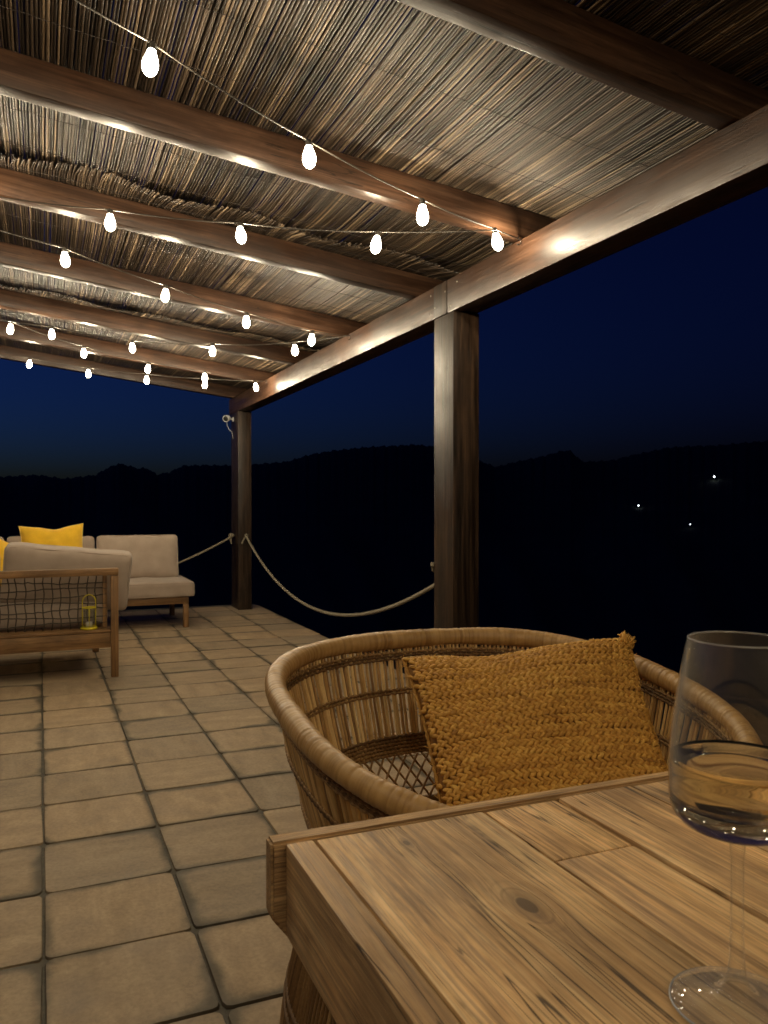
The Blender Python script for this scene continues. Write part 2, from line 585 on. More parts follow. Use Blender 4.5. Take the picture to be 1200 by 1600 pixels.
def make_wine(split):
    """below the split the skin lies against the solid glass base, above it against air"""
    t = NT('white_wine')
    z = t.n('SeparateXYZ', {0: t.n('TexCoord').outputs['Object']}).outputs[2]
    up = t.math('GREATER_THAN', z, split)
    g = t.n('BsdfGlass', {'IOR': t.maprange(up, 0, 1, 1.33 / 1.5, 1.33), 'Roughness': 0.0})
    out = [q for q in t.nt.nodes if q.type == 'OUTPUT_MATERIAL'][0]
    t.nt.links.new(g.outputs[0], out.inputs['Surface'])
    ab = t.n('VolumeAbsorption', {'Color': lin(*WINE_DENS[0]), 'Density': WINE_DENS[1]})
    t.nt.links.new(ab.outputs[0], out.inputs['Volume'])
    return t.m


M['wine'] = make_wine(0.1301)
M['solid_glass'] = make_glass('solid_glass', 1.5, rough=0.0)
M['glass_lip'] = plain('polished_lip', (0.55, 0.55, 0.55), 0.22, bump=0, nscale=5, Transmission_Weight=0.55)


def make_lamp_glow(name, col, s):
    t = NT(name)
    t.p(Base_Color=lin(0.8, 0.8, 0.8), Emission_Color=lin(*col), Emission_Strength=s)
    return t.m


# ================================================================== terrain
HX, HY = 40, 0


def ridge_elev(az):
    """elevation (tan) of the skyline above the camera's horizon, az in degrees from +Y clockwise"""
    px = np.array([-40, 0, 60, 100, 150, 165, 185, 200, 215, 230, 245, 265, 285, 320, 360, 400, 450, 485, 520, 560, 600, 650, 680, 715, 750, 775, 840, 875, 890, 910, 960, 1000, 1040, 1100, 1200, 1260])
    py = np.array([744, 745, 742, 748, 742, 733, 725, 728, 733, 733, 742, 738, 728, 727, 727, 726, 722, 713, 706, 702, 698, 697, 700, 708, 722, 730, 715, 706, 705, 722, 720, 711, 702, 698, 691, 690])
    a = np.degrees(YAW) + np.degrees(np.arctan((px - 600) / 1258))
    el = (786 - py) / 1258 * np.cos(np.arctan((px - 600) / 1258))
    out = np.interp(az, a, el)
    o2 = 0.05 + 0.018 * np.sin(np.radians(az) * 5 + 1) + 0.01 * np.sin(np.radians(az) * 13)
    w = smooth01((np.abs(az - np.degrees(YAW)) - 26) / 12)
    out = out + 0.0007 * np.sin(az * 9.1) + 0.0005 * np.sin(az * 23.7 + 1) + 0.0004 * np.sin(az * 47 + 2)
    return out * (1 - w) + o2 * w


def terrain_z(az, r):
    az, r = np.asarray(az, float), np.asarray(r, float)
    rid = ridge_elev(az) * 1500 + 1.06
    near = -1.6 - 0.22 * np.maximum(r - 10, 0) - 0.4 * np.sin(r * 0.7 + az * 0.1) * smooth01((r - 11) / 6)
    near = np.maximum(near, -48)
    w = smooth01((r - 180) / 1320) ** 1.35
    bumps = (np.sin(az * 0.55 + r * 0.008) * 5 + np.sin(az * 1.7 + r * 0.021) * 2.5) * smooth01((r - 150) / 300) * (1 - smooth01((r - 1000) / 450))
    z = near * (1 - w) + rid * w + bumps
    beyond = r > 1500
    return np.where(beyond, rid * (1 - 0.75 * smooth01((r - 1500) / 2500)), z)


def build_terrain():
    az = np.concatenate([np.arange(-4, 52, 0.1), np.arange(52, 356, 3.0)])
    rr = np.concatenate([[0.0], np.geomspace(6, 1500, 46), np.geomspace(1650, 9000, 8)])
    A, R = np.meshgrid(az, rr)
    Z = terrain_z(A, R)
    Z[R < 11] = -1.6
    V = np.stack([R * np.sin(np.radians(A)), R * np.cos(np.radians(A)), Z], -1).reshape(-1, 3)
    n, m = len(rr), len(az)
    idx = np.arange(n * m).reshape(n, m)
    i0 = idx[:-1]
    i1 = idx[1:]
    F = np.stack([i0, i1, np.roll(i1, -1, 1), np.roll(i0, -1, 1)], -1).reshape(-1, 4)
    me = mesh_np('hills', V, F[:, ::-1])
    o = link('hills', me, M['hill'])
    tag(o, kind='structure', label='dark scrub covered hills with a rocky ridge against the night sky')


build_terrain()

# ================================================================== terrace floor
S = 0.345
GAP = 0.0066
EDGE_X = 2.07
X0, Y0 = 0.0, 2.017

floor_mb = MB()
floor_mb.box((-4.0, -2.6, -0.05), (EDGE_X - 0.004, 8.38, -0.006), 0)
floor = floor_mb.build('terrace_floor', M['mortar'], smooth=False)
tag(floor, kind='structure', label='square terracotta tile terrace with dirty joints')
slab = MB().box((-4.0, -2.6, -1.9), (EDGE_X - 0.02, 8.36, -0.052), 0).build('terrace_slab', M['concrete'], smooth=False)
tag(slab, kind='structure')


def tile_mesh(i):
    rng = np.random.default_rng(100 + i)
    h = (S - GAP) / 2
    bm = bmesh.new()
    # outline with slightly uneven sides and rounded corners
    pts = []
    rc = 0.012 + 0.008 * rng.random()
    for cx, cy, a0 in ((1, 1, 0), (-1, 1, 90), (-1, -1, 180), (1, -1, 270)):
        for k in range(3):
            a = math.radians(a0 + k * 45)
            pts.append((cx * (h - rc) + rc * math.cos(a) + rng.normal() * 0.0008, cy * (h - rc) + rc * math.sin(a) + rng.normal() * 0.0008))
    low = [bm.verts.new((x, y, -0.012)) for x, y in pts]
    mid = [bm.verts.new((x, y, -0.0035)) for x, y in pts]
    top = [bm.verts.new((x * 0.988, y * 0.988, 0.0)) for x, y in pts]
    n = len(pts)
    for a, b in ((low, mid), (mid, top)):
        for k in range(n):
            bm.faces.new((a[k], a[(k + 1) % n], b[(k + 1) % n], b[k]))
    bm.faces.new(top)
    me = bpy.data.meshes.new('tile')
    bm.to_mesh(me)
    bm.free()
    me.materials.append(M['tile'])
    me.polygons.foreach_set('use_smooth', [True] * (2 * n) + [False])
    me.set_sharp_from_angle(angle=math.radians(50))
    return me


TILES = [tile_mesh(i) for i in range(6)]
hidden = MB()
for ix in range(-11, 6):
    for iy in range(-13, 19):
        cx, cy = X0 + (ix + 0.5) * S, Y0 + (iy - 0.0) * S - S / 2
        if cy > 8.36:
            continue
        az = math.degrees(math.atan2(cx, cy))
        depth = cx * math.sin(YAW) + cy * math.cos(YAW)
        vis = depth > 1.25 and az > -9 and cx > -0.16 * cy - 0.3 and not (cy < 0.75 and cx > 0.2)
        zoff = random.uniform(-0.0012, 0.0012)
        rot = (random.gauss(0, 0.0022), random.gauss(0, 0.0022), random.gauss(0, 0.004) + random.choice((0, PI / 2, PI, -PI / 2)))
        if vis:
            o = link('tile', TILES[(ix * 7 + iy * 3) % 6], None, floor, (cx + random.gauss(0, 0.0012), cy + random.gauss(0, 0.0012), zoff))
            o.rotation_euler = rot
        else:
            hidden.box((cx - S / 2 + GAP / 2, cy - S / 2 + GAP / 2, -0.012), (cx + S / 2 - GAP / 2, cy + S / 2 - GAP / 2, zoff), 0.003)
rest = hidden.build('tile_field', M['mortar'], floor, smooth=False)
rest.data.materials[0] = make_tile_mat(False)
rest['kind'] = 'stuff'

# ================================================================== pergola
HI = 1.79          # inner face of the outer beam
SLOPE = 0.121


def rb(x):
    """underside of the rafters"""
    return 2.132 - SLOPE * (x - HI)


RH, RW = 0.115, 0.075
RAFT_Y = [-0.42, 0.67, 1.765, 2.859, 3.862, 4.952, 6.047, 7.14, 8.233]
pergola = thing('pergola', 'brown varnished timber pergola with reed roof over the terrace', 'pergola', (HI, 8.05, 0))
PO = Vector(pergola.location)


def pbox(name, lo, hi, mat, bev=0.005):
    return box_obj(name, Vector(lo) - PO, Vector(hi) - PO, mat, pergola, bev)


HB, HT = 1.968, 2.128
# posts: near (square, notched for the beam), far
pbox('post', (HI, 3.374, 0), (HI + 0.142, 3.576, HB - 0.001), M['postZ'], 0.006)
pbox('post', (HI, 7.89, 0), (HI + 0.135, 8.205, HB - 0.001), M['postZ'], 0.006)
# inner tongue of the near post running up over the beam joint
pbox('post_tongue', (HI - 0.002, 3.44, HB + 0.0005), (HI + 0.045, 3.576, HT - 0.002), M['postZ'], 0.003)
# header beam in two lengths
pbox('header_beam', (HI, -2.4, HB), (HI + 0.138, 3.438, HT - 0.001), M['beamY'], 0.006)
pbox('header_beam', (HI, 3.578, HB), (HI + 0.138, 8.30, HT - 0.001), M['beamY'], 0.006)
pbox('beam_splice', (HI + 0.047, 3.44, HB + 0.0005), (HI + 0.138, 3.576, HT - 0.002), M['beamY'], 0.002)


SCREW = MB().lathe([(0, 0), (0.0055, 0), (0.0052, 0.0012), (0.003, 0.0018), (0, 0.0018)], 12).mesh('screw')
SCREW.materials.append(plain('dull_screw', (0.32, 0.29, 0.25), 0.45, metal=0.6))
for sy, sz, sx in ((3.335, 2.093, 0), (3.452, 2.075, -0.002), (3.56, 2.02, -0.002), (3.61, 2.09, 0), (3.61, 2.0, 0), (3.40, 1.995, 0)):
    so = link('screw', SCREW, None, pergola, Vector((HI + sx + 0.0002, sy, sz)) - PO)
    so.rotation_euler = (0, -PI / 2, 0)


def rafter(y):
    xa, xb = -2.6, HI + 0.22
    L = xb - xa
    ang = math.atan(SLOPE)
    mb = MB().box((-L / 2 / math.cos(ang), -RW / 2, 0.0), (L / 2 / math.cos(ang), RW / 2, RH), 0.005)
    o = mb.build('rafter', M['beamX'], pergola, autosmooth=40)
    xc = (xa + xb) / 2
    o.location = Vector((xc, y - RW / 2, rb(xc))) - PO
    o.rotation_euler = (0, ang, 0)
    return o


for y in RAFT_Y:
    rafter(y)

# --- reed roof: mats of single reeds tied with wire, each mat overlapping the next
CA = math.sqrt(1 + SLOPE ** 2)


def reed_top(x):
    return rb(x) + RH * CA


def reed_geo(x, ya, yb, z_of, r, seg, rng, tilt=0.0, bend=0.0, sides=5):
    ys = np.linspace(ya, yb, seg)
    wob = np.cumsum(rng.normal(0, 0.0004, seg))
    wob -= np.linspace(0, wob[-1], seg)
    curl = bend * np.clip((ya + 0.2 - ys) / 0.2, 0, 1) ** 2
    xs = x + wob + tilt * (ys - (ya + yb) / 2) + curl
    zs = z_of(xs, ys) + np.cumsum(rng.normal(0, 0.0007, seg)) * 0.6
    rad = np.full(seg, r)
    k = np.arange(seg)
    rad = rad * (1 + 0.18 * ((k + rng.integers(0, 5)) % 5 == 0))
    return tube_np(np.stack([xs, ys, zs], 1), rad, sides, cap=True)


def join(parts, name, mat):
    V, Q, T, A = [], [], [], []
    n = 0
    for v, q, tr, tone in parts:
        V.append(v)
        Q.append(q + n)
        if tr is not None:
            T.append(np.column_stack([tr, tr[:, 2]]) + n)
        A.append(np.full(len(v), tone))
        n += len(v)
    v = np.vstack(V)
    me = bpy.data.meshes.new(name)
    qs = np.vstack(Q)
    # quads then triangles
    ts = np.vstack(T)[:, :3] if T else np.zeros((0, 3), int)
    nq, nt_ = len(qs), len(ts)
    me.vertices.add(len(v))
    me.vertices.foreach_set('co', v.astype(np.float32).ravel())
    me.loops.add(nq * 4 + nt_ * 3)
    me.loops.foreach_set('vertex_index', np.concatenate([qs.ravel(), ts.ravel()]).astype(np.int32))
    me.polygons.add(nq + nt_)
    st = np.concatenate([np.arange(nq) * 4, nq * 4 + np.arange(nt_) * 3]).astype(np.int32)
    me.polygons.foreach_set('loop_start', st)
    me.polygons.foreach_set('loop_total', np.concatenate([np.full(nq, 4), np.full(nt_, 3)]).astype(np.int32))
    me.polygons.foreach_set('use_smooth', np.ones(nq + nt_, bool))
    a = me.attributes.new('tone', 'FLOAT', 'POINT')
    a.data.foreach_set('value', np.concatenate(A).astype(np.float32))
    me.materials.append(mat)
    me.update(calc_edges=True)
    return me


def tone_of(rng):
    t = rng.normal(0.42, 0.22)
    if rng.random() < 0.07:
        t += 0.35
    return float(np.clip(t, 0, 1.1))


# (start, end) along the header; each mat laps over the rafter behind it
MATS = [(-2.3, -0.36), (-0.45, 1.52), (1.40, 3.93), (3.55, 6.10), (5.80, 8.02), (7.62, 8.36)]
named = 0
for k, (ya, yb) in enumerate(MATS):
    rng = np.random.default_rng(500 + k)
    lap = [y for y in RAFT_Y if ya < y - RW < ya + 0.5]
    yl = lap[0] - RW if (lap and k >= 3) else None

    def zf(xs, ys, k=k, yl=yl, ya=ya, yb=yb, rng=rng):
        z = reed_top(xs) + 0.0065
        # soft sag between the rafters
        for a, b in zip(RAFT_Y[:-1], RAFT_Y[1:]):
            m = (ys > a) & (ys < b - RW)
            z = np.where(m, z - 0.007 * np.sin(np.clip((ys - a) / (b - RW - a), 0, 1) * PI), z)
        if yl is not None:
            d = np.clip(yl - ys, 0, 1)
            z = z - 0.13 * d ** 1.25 - 0.012 * np.sin(xs * 9 + k) * (d > 0) * d * 6
        # tail of the near mat rides on the head of the next one
        z = z + 0.014 * smooth01((ys - (yb - 0.5)) / 0.25) * (k < 5) * (k >= 2)
        return z

    front = bpy.data.objects.new('reed_mat', None)
    COL.objects.link(front)
    front.parent = pergola
    front.matrix_parent_inverse = Matrix.Translation(-PO)
    parts = []
    x = -2.45 + 0.004 * k
    near = k == 2
    while x < HI + 0.27:
        r = float(np.clip(rng.normal(0.0038, 0.0006), 0.0026, 0.0054))
        x += r
        a = ya + rng.normal(0, 0.009) + (0.035 * math.sin(x * 4 + k) if k >= 3 else 0)
        b = yb + rng.normal(0, 0.015)
        bend = (rng.normal(0.010, 0.006) if (k >= 3) else 0.0)
        g = reed_geo(x, a, b, zf, r, 22 if 2 <= k <= 3 else 14, rng, rng.normal(0, 0.0006), bend, 6 if near else 5)
        tn = tone_of(rng)
        seen = (x > -0.25 and k == 2) or (k == 3 and x > 0.6)
        if seen and named < 300:
            o = link('reed', join([(*g, tn)], 'reed', M['reed']), None, front)
            named += 1
        else:
            parts.append((*g, tn))
        x += r + float(np.clip(rng.normal(0.0023, 0.0011), 0.0003, 0.007))
    # a thinner upper layer that closes most of the gaps
    x = -2.45
    while x < HI + 0.27:
        r = float(np.clip(rng.normal(0.0038, 0.0006), 0.0026, 0.0054))
        x += r
        g = reed_geo(x, ya + 0.06 + rng.normal(0, 0.02), yb - 0.03 + rng.normal(0, 0.02), lambda a_, b_: zf(a_, b_) + 0.0150, r, 10, rng, rng.normal(0, 0.001), 0.0, 4)
        parts.append((*g, tone_of(rng) - 0.25))  # darker colour stands in for the dark of the gaps
        x += r + float(np.clip(rng.exponential(0.0016), 0.0, 0.012))
    o = link('reed_field', join(parts, 'reed_field', M['reed']), None, front)
    o['kind'] = 'stuff'
    # binding wires across the mat
    wy = ya + 0.18
    wm = MB()
    while wy < yb - 0.05:
        xs = np.linspace(-2.4, HI + 0.24, 160)
        ys = wy + 0.006 * np.sin(xs * 5 + wy * 3) + 0.002 * np.sin(xs * 61)
        zs = zf(xs, ys) - 0.0058 + 0.0012 * np.sin(xs * 300)
        wm.tube(np.stack([xs, ys, zs], 1), 0.0011, 4)
        wy += 0.32
    if wm.n:
        wm.build('binding_wire', M['wire'], front)

# ================================================================== string lights
BULB_ME = MB().lathe([(0.0, -0.074), (0.007, -0.0725), (0.0135, -0.068), (0.019, -0.060), (0.0222, -0.049), (0.0225, -0.040), (0.0205, -0.029), (0.0168, -0.018), (0.0130, -0.008), (0.0115, 0.0), (0, 0.0)], 20).mesh('bulb')
BULB_ME.materials.append(M['bulb'])
FIL_ME = MB().lathe([(0, -0.045), (0.0042, -0.044), (0.0042, -0.015), (0, -0.014)], 10).mesh('filament')
FIL_ME.materials.append(M['filament'])
SOCK_ME = MB().lathe([(0, 0.022), (0.005, 0.022), (0.0085, 0.018), (0.0100, 0.005), (0.0105, -0.002), (0, -0.002)], 16).mesh('socket')
SOCK_ME.materials.append(M['cable'])
HOOK_ME = MB().tube([(0.012 * math.cos(a), 0, -0.012 + 0.012 * math.sin(a)) for a in np.linspace(-2.2, 1.6, 12)] + [(0.0, 0, 0.012)], 0.002, 6).mesh('hook')
HOOK_ME.materials.append(M['black'])


def string_light(label, runs, hooks):
    """runs: bulb centre positions in order along the cord (None = just a cord point)"""
    root = thing('string_light', label, 'string lights', (0, 0, 0), group='strings of bulbs zigzagging under the rafters')
    base = Vector(runs[0][0])
    root.location = base
    pts = []
    for i, (p, lit, tilt) in enumerate(runs):
        p = Vector(p)
        if lit:
            ax = Vector((math.sin(tilt[0]), math.sin(tilt[1]), -1)).normalized()
            q = p - ax * 0.055      # cord above the bulb
            s = link('socket', SOCK_ME, None, root, p - ax * 0.037 - base)
            quat = Vector((0, 0, -1)).rotation_difference(ax)
            s.rotation_mode = 'QUATERNION'
            s.rotation_quaternion = quat
            b = link('bulb', BULB_ME, None, root, p - ax * 0.037 - base)
            b.scale = (0.92 + random.uniform(-0.02, 0.02),) * 3
            b.rotation_mode = 'QUATERNION'
            b.rotation_quaternion = quat
            link('filament', FIL_ME, None, b)
            pts.append(q)
        else:
            pts.append(p)
    path = []
    for a, b in zip(pts[:-1], pts[1:]):
        L = (b - a).length
        for s in np.linspace(0, 1, 14)[:-1]:
            w = a.lerp(b, s)
            path.append((w.x, w.y, w.z - 0.06 * L * L * s * (1 - s) * 4 * 0.5))
    path.append(tuple(pts[-1]))
    path = np.array(path) - np.array(base)
    MB().tube(path, 0.0025, 7).build('cable', M['cable'], root)
    for h in hooks:
        link('hook', HOOK_ME, None, root, Vector(h) - base)
    return root


T0 = (0, 0)


def t_():
    return (random.gauss(0, 0.09), random.gauss(0, 0.09))


# nearest V: comes from behind the camera, to the hook at the second rafter, and back to the left
string_light('nearest string of lit bulbs, running from top left to the beam by the near post',
             [((-1.45, 1.35, 2.33), False, T0), ((-0.90, 1.55, 2.275), True, t_()), ((-0.33, 1.78, 2.225), True, t_()), ((0.258, 2.115, 2.168), True, t_()), ((0.757, 2.362, 2.112), True, t_()), ((1.222, 2.53, 2.056), True, t_()),
              ((1.646, 2.735, 2.078), True, (0.35, 0.1)), ((1.770, 2.78, 2.123), False, T0), ((1.62, 2.70, 2.115), False, T0), ((1.203, 2.908, 2.062), True, t_()),
              ((0.732, 3.165, 2.116), True, t_()), ((0.257, 3.39, 2.173), True, t_()), ((-0.27, 3.58, 2.235), True, t_()), ((-0.8, 3.72, 2.30), True, t_()), ((-1.45, 3.80, 2.42), False, T0)],
             [(1.770, 2.78, 2.123)])
string_light('middle string of lit bulbs turning back at the beam between the third and fifth rafters',
             [((-1.45, 3.5, 2.42), False, T0), ((-0.9, 3.62, 2.30), True, t_()), ((-0.4, 3.83, 2.235), True, t_()), ((0.107, 4.05, 2.192), True, t_()), ((0.596, 4.30, 2.133), True, t_()), ((1.065, 4.48, 2.074), True, t_()), ((1.478, 4.57, 2.024), True, t_()),
              ((1.77, 4.72, 2.105), False, T0), ((1.481, 4.92, 2.024), True, t_()), ((1.062, 5.44, 2.076), True, t_()), ((0.586, 5.835, 2.132), True, t_()), ((0.07, 5.9, 2.196), True, t_()), ((-0.45, 5.95, 2.25), True, t_()), ((-1.45, 6.0, 2.42), False, T0)],
             [(1.77, 4.72, 2.105)])
string_light('farthest string of lit bulbs turning back at the far end of the beam',
             [((-1.45, 5.3, 2.42), False, T0), ((-0.68, 5.72, 2.27), True, t_()), ((-0.188, 5.98, 2.225), True, t_()), ((0.294, 6.37, 2.166), True, t_()), ((0.774, 6.56, 2.11), True, t_()), ((1.204, 6.48, 2.057), True, t_()), ((1.655, 6.62, 2.024), True, t_()),
              ((1.77, 6.75, 2.105), False, T0), ((1.265, 6.81, 2.05), True, t_()), ((0.828, 7.10, 2.102), True, t_()), ((0.373, 7.305, 2.158), True, t_()), ((-0.087, 7.335, 2.213), True, t_()), ((-0.6, 7.4, 2.27), True, t_()), ((-1.45, 7.5, 2.42), False, T0)],
             [(1.77, 6.75, 2.105)])
string_light('unseen string of lit bulbs added behind the viewer to light the foreground',  # added out of view for foreground light, as if the zigzag went on
             [((-1.45, 1.1, 2.36), False, T0), ((-0.9, 0.75, 2.30), True, t_()), ((-0.45, 0.35, 2.25), True, t_()), ((0.05, -0.05, 2.19), True, t_()), ((0.5, -0.4, 2.13), True, t_()), ((0.95, -0.75, 2.08), True, t_()), ((1.45, -1.1, 2.04), True, t_()), ((1.77, -1.3, 2.1), False, T0), ((1.4, -1.5, 2.06), True, t_()), ((0.9, -1.7, 2.10), True, t_()), ((0.4, -1.85, 2.15), True, t_()), ((-0.1, -1.95, 2.2), True, t_()), ((-0.6, -2.05, 2.26), True, t_()), ((-1.45, -2.15, 2.42), False, T0)],
             [(1.77, -1.3, 2.1)])

# ================================================================== security camera on the far post
sc_ = thing('security_camera', 'small white security camera high on the far post', 'camera', (HI, 8.10, 1.905))
MB().lathe([(0, 0), (0.022, 0), (0.024, 0.004), (0.02, 0.009), (0, 0.009)], 20).build('wall_plate', M['white_plastic'], sc_).rotation_euler = (0, -PI / 2, 0)
MB().tube([(-0.008, 0, 0), (-0.03, -0.002, 0.004), (-0.045, -0.006, 0.006)], 0.008, 10).build('arm', M['white_plastic'], sc_)
body = MB().lathe([(0, -0.038), (0.018, -0.037), (0.03, -0.028), (0.034, -0.008), (0.034, 0.026), (0.031, 0.032), (0.0285, 0.032), (0.0275, 0.027), (0, 0.027)], 24).build('camera_body', M['white_plastic'], sc_, (-0.068, -0.016, 0.006))
body.rotation_euler = (math.radians(102), 0, math.radians(-38))
ln = MB().lathe([(0, 0.0285), (0.010, 0.030), (0.0265, 0.0292), (0.0265, 0.0275), (0, 0.0272)], 20).build('lens', M['black'], body)
MB().tube([(-0.066, -0.01, -0.028), (-0.064, -0.008, -0.06), (-0.045, -0.004, -0.10), (-0.012, 0, -0.13), (-0.004, 0.004, -0.2)], 0.0022, 6).build('cable', M['white_plastic'], sc_)


# ================================================================== ropes between the posts
def rope_mesh(path, r, lay=0.055, sides=6):
    """three twisted strands"""
    path = np.asarray(path, float)
    d = np.r_[0, np.cumsum(np.linalg.norm(np.diff(path, axis=0), axis=1))]
    n = max(24, int(d[-1] / 0.011))
    s = np.linspace(0, d[-1], n)
    p = np.stack([np.interp(s, d, path[:, i]) for i in range(3)], 1)
    t, nn, b = frames(p)
    mb = MB()
    for k in range(3):
        a = s / lay * 2 * PI + k * 2 * PI / 3
        q = p + 0.52 * r * (np.cos(a)[:, None] * nn + np.sin(a)[:, None] * b)
        mb.tube(q, r * 0.56, sides)
    return mb


def cat_path(a, b, low, n=60):
    a, b = np.array(a), np.array(b)
    s = np.linspace(0, 1, n)
    p = a + (b - a) * s[:, None]
    # parabola through a, b with the given lowest height
    zm = low
    h0, h1 = a[2] - zm, b[2] - zm
    k = math.sqrt(h0) / (math.sqrt(h0) + math.sqrt(h1))
    p[:, 2] = np.where(s < k, zm + h0 * (1 - s / k) ** 2, zm + h1 * ((s - k) / (1 - k)) ** 2)
    return p


def knot_mb(c, size, axis=(0, 1, 0)):
    mb = MB()
    c = np.array(c)
    ax = np.array(axis, float)
    s1 = np.cross(ax, [0, 0, 1.0])
    for j, off in enumerate((-0.35, 0.1, 0.5)):
        a = np.linspace(0, 2 * PI, 14, endpoint=False)
        ring = c + ax * off * size + (np.cos(a + j)[:, None] * s1 * size * (0.62 - 0.08 * j) + np.sin(a + j)[:, None] * np.array([0, 0, 1.0]) * size * (0.66 - 0.06 * j)) + ax * (0.25 * size * np.cos(a))[:, None]
        mb.tube(ring, size * 0.36, 7, closed=True)
    return mb


r1 = thing('rope_barrier', 'sagging rope strung between the near post and the far post', 'rope', (1.86, 7.889, 0.735))
p1 = cat_path((1.868, 7.885, 0.735), (1.868, 3.585, 0.688), 0.272)
o1 = np.array(r1.location)
rope_mesh(p1 - o1, 0.0115).build('rope', M['rope'], r1)
knot_mb(np.array((1.868, 7.868, 0.737)) - o1, 0.02).build('knot', M['rope'], r1)
knot_mb(np.array((1.868, 3.602, 0.69)) - o1, 0.02).build('knot', M['rope'], r1)
rope_mesh(np.array([(1.868, 7.872, 0.735), (1.85, 7.862, 0.715), (1.828, 7.85, 0.688), (1.815, 7.845, 0.655)]) - o1, 0.009).build('rope_tail', M['rope'], r1)
rope_mesh(np.array([(1.862, 3.60, 0.69), (1.825, 3.605, 0.705), (1.80, 3.60, 0.725), (1.788, 3.588, 0.76), (1.784, 3.578, 0.745)]) - o1, 0.009).build('rope_tail', M['rope'], r1)
r2 = thing('rope_barrier', 'rope leading left from the far post behind the sofa', 'rope', (HI, 8.05, 0.735))
o2 = np.array(r2.location)
p2 = cat_path((HI - 0.004, 8.05, 0.735), (-2.3, 8.05, 0.735), 0.17)
rope_mesh(p2 - o2, 0.0115).build('rope', M['rope'], r2)
knot_mb(np.array((HI - 0.035, 8.05, 0.73)) - o2, 0.026, (1, 0, 0)).build('knot', M['rope'], r2)
rope_mesh(np.array([(HI - 0.03, 8.045, 0.725), (HI - 0.045, 8.04, 0.69), (HI - 0.035, 8.04, 0.65)]) - o2, 0.009).build('rope_tail', M['rope'], r2)


# ================================================================== sofas
def cushion_mesh(w, d, h, rad=0.05, puff=0.03, n=14, sag=0.0):
    """rounded padded box, origin at the centre"""
    bm = bmesh.new()
    bmesh.ops.create_cube(bm, size=2)
    bmesh.ops.subdivide_edges(bm, edges=bm.edges[:], cuts=n, use_grid_fill=True)
    hs = np.array((w / 2, d / 2, h / 2))
    for v in bm.verts:
        q = np.array(v.co)
        # concentrate the cuts towards the edges
        q = np.sign(q) * (1 - (1 - np.abs(q)) ** 1.35)
        p = q * hs
        inner = np.clip(p, -(hs - rad), hs - rad)
        dlt = p - inner
        L = np.linalg.norm(dlt)
        if L > 1e-9:
            dlt = dlt / L * rad * min(1, L / rad * 1.0) if np.count_nonzero(np.abs(dlt) > 1e-9) > 1 else dlt
            p = inner + dlt
        u = p / hs
        thin = int(np.argmin((w, d, h)))
        oth = [i for i in range(3) if i != thin]
        bulge = (1 - u[oth[0]] ** 2) * (1 - u[oth[1]] ** 2)
        p[thin] += np.sign(u[thin]) * abs(u[thin]) ** 2 * puff * max(0, bulge) ** 0.7
        for a in oth:
            o_ = [i for i in range(3) if i not in (a, thin)][0]
            p[a] += np.sign(u[a]) * abs(u[a]) ** 4 * (-0.03 * rad) * (1 - u[o_] ** 2) * 1.5
        p += 0.004 * np.sin(p[[1, 2, 0]] * 23 + 1.3)
        v.co = p
    return MB().bm(bm)


def piping(o, w, d, h, rad, thin):
    """seam cord round the two faces of a cushion"""
    hs = [w / 2, d / 2, h / 2]
    a, b = [i for i in range(3) if i != thin]
    k = rad * 0.29
    mb = MB()
    for sgn in (-1, 1):
        ring = []
        A, B, rc = hs[a] - k, hs[b] - k, rad
        for ca, cb, a0 in ((1, 1, 0), (-1, 1, 90), (-1, -1, 180), (1, -1, 270)):
            for j in range(6):
                an = math.radians(a0 + j * 18)
                q = [0, 0, 0]
                q[a] = ca * (A - rc) + rc * math.cos(an)
                q[b] = cb * (B - rc) + rc * math.sin(an)
                q[thin] = sgn * (hs[thin] - k)
                q = np.array(q)
                ring.append(q + 0.004 * np.sin(q[[1, 2, 0]] * 23 + 1.3))
        pts = []
        for p0, p1 in zip(ring, ring[1:] + ring[:1]):
            for s_ in np.linspace(0, 1, 1 + max(1, int(np.linalg.norm(p1 - p0) / 0.03)))[:-1]:
                pts.append(p0 + (p1 - p0) * s_)
        mb.tube(pts, 0.0042, 6, closed=True)
    mb.build('piping', M['beige'], o)


# near sofa, seen from behind; it faces away from the viewer
XR = 0.43
sofaA = thing('garden_sofa', 'teak sofa seen from behind with woven cord back and yellow lantern on its ledge', 'sofa', (XR, 5.14, 0), group='teak garden sofas with beige cushions')
SA = Vector(sofaA.location)


def sA(name, lo, hi, mat, bev=0.005):
    return box_obj(name, Vector(lo) - SA, Vector(hi) - SA, mat, sofaA, bev)


XL = -1.60
sA('leg', (XR - 0.044, 5.14, 0), (XR, 5.184, 0.618), M['teakZ'])
sA('leg', (XL, 5.14, 0), (XL + 0.044, 5.184, 0.618), M['teakZ'])
sA('leg', (XR - 0.10, 6.06, 0), (XR - 0.056, 6.104, 0.20), M['teakZ'])
sA('leg', (XL, 6.06, 0), (XL + 0.044, 6.104, 0.20), M['teakZ'])
sA('back_rail', (XL, 5.138, 0.620), (XR + 0.001, 5.186, 0.664), M['teakX'], 0.007)
sA('seat_rail', (XL + 0.046, 5.142, 0.182), (XR - 0.046, 5.172, 0.272), M['teakX'])
sA('ledge', (XL + 0.046, 5.144, 0.274), (XR - 0.046, 5.30, 0.292), M['teakX'])
sA('seat_rail', (XL, 6.03, 0.202), (XR - 0.05, 6.06, 0.282), M['teakX'])
sA('side_rail', (XR - 0.080, 5.19, 0.202), (XR - 0.052, 6.028, 0.270), M['teakY'])
# inner frame of the woven back
sA('back_post', (XR - 0.085, 5.235, 0.294), (XR - 0.06, 5.262, 0.618), M['teakZ'], 0.003)


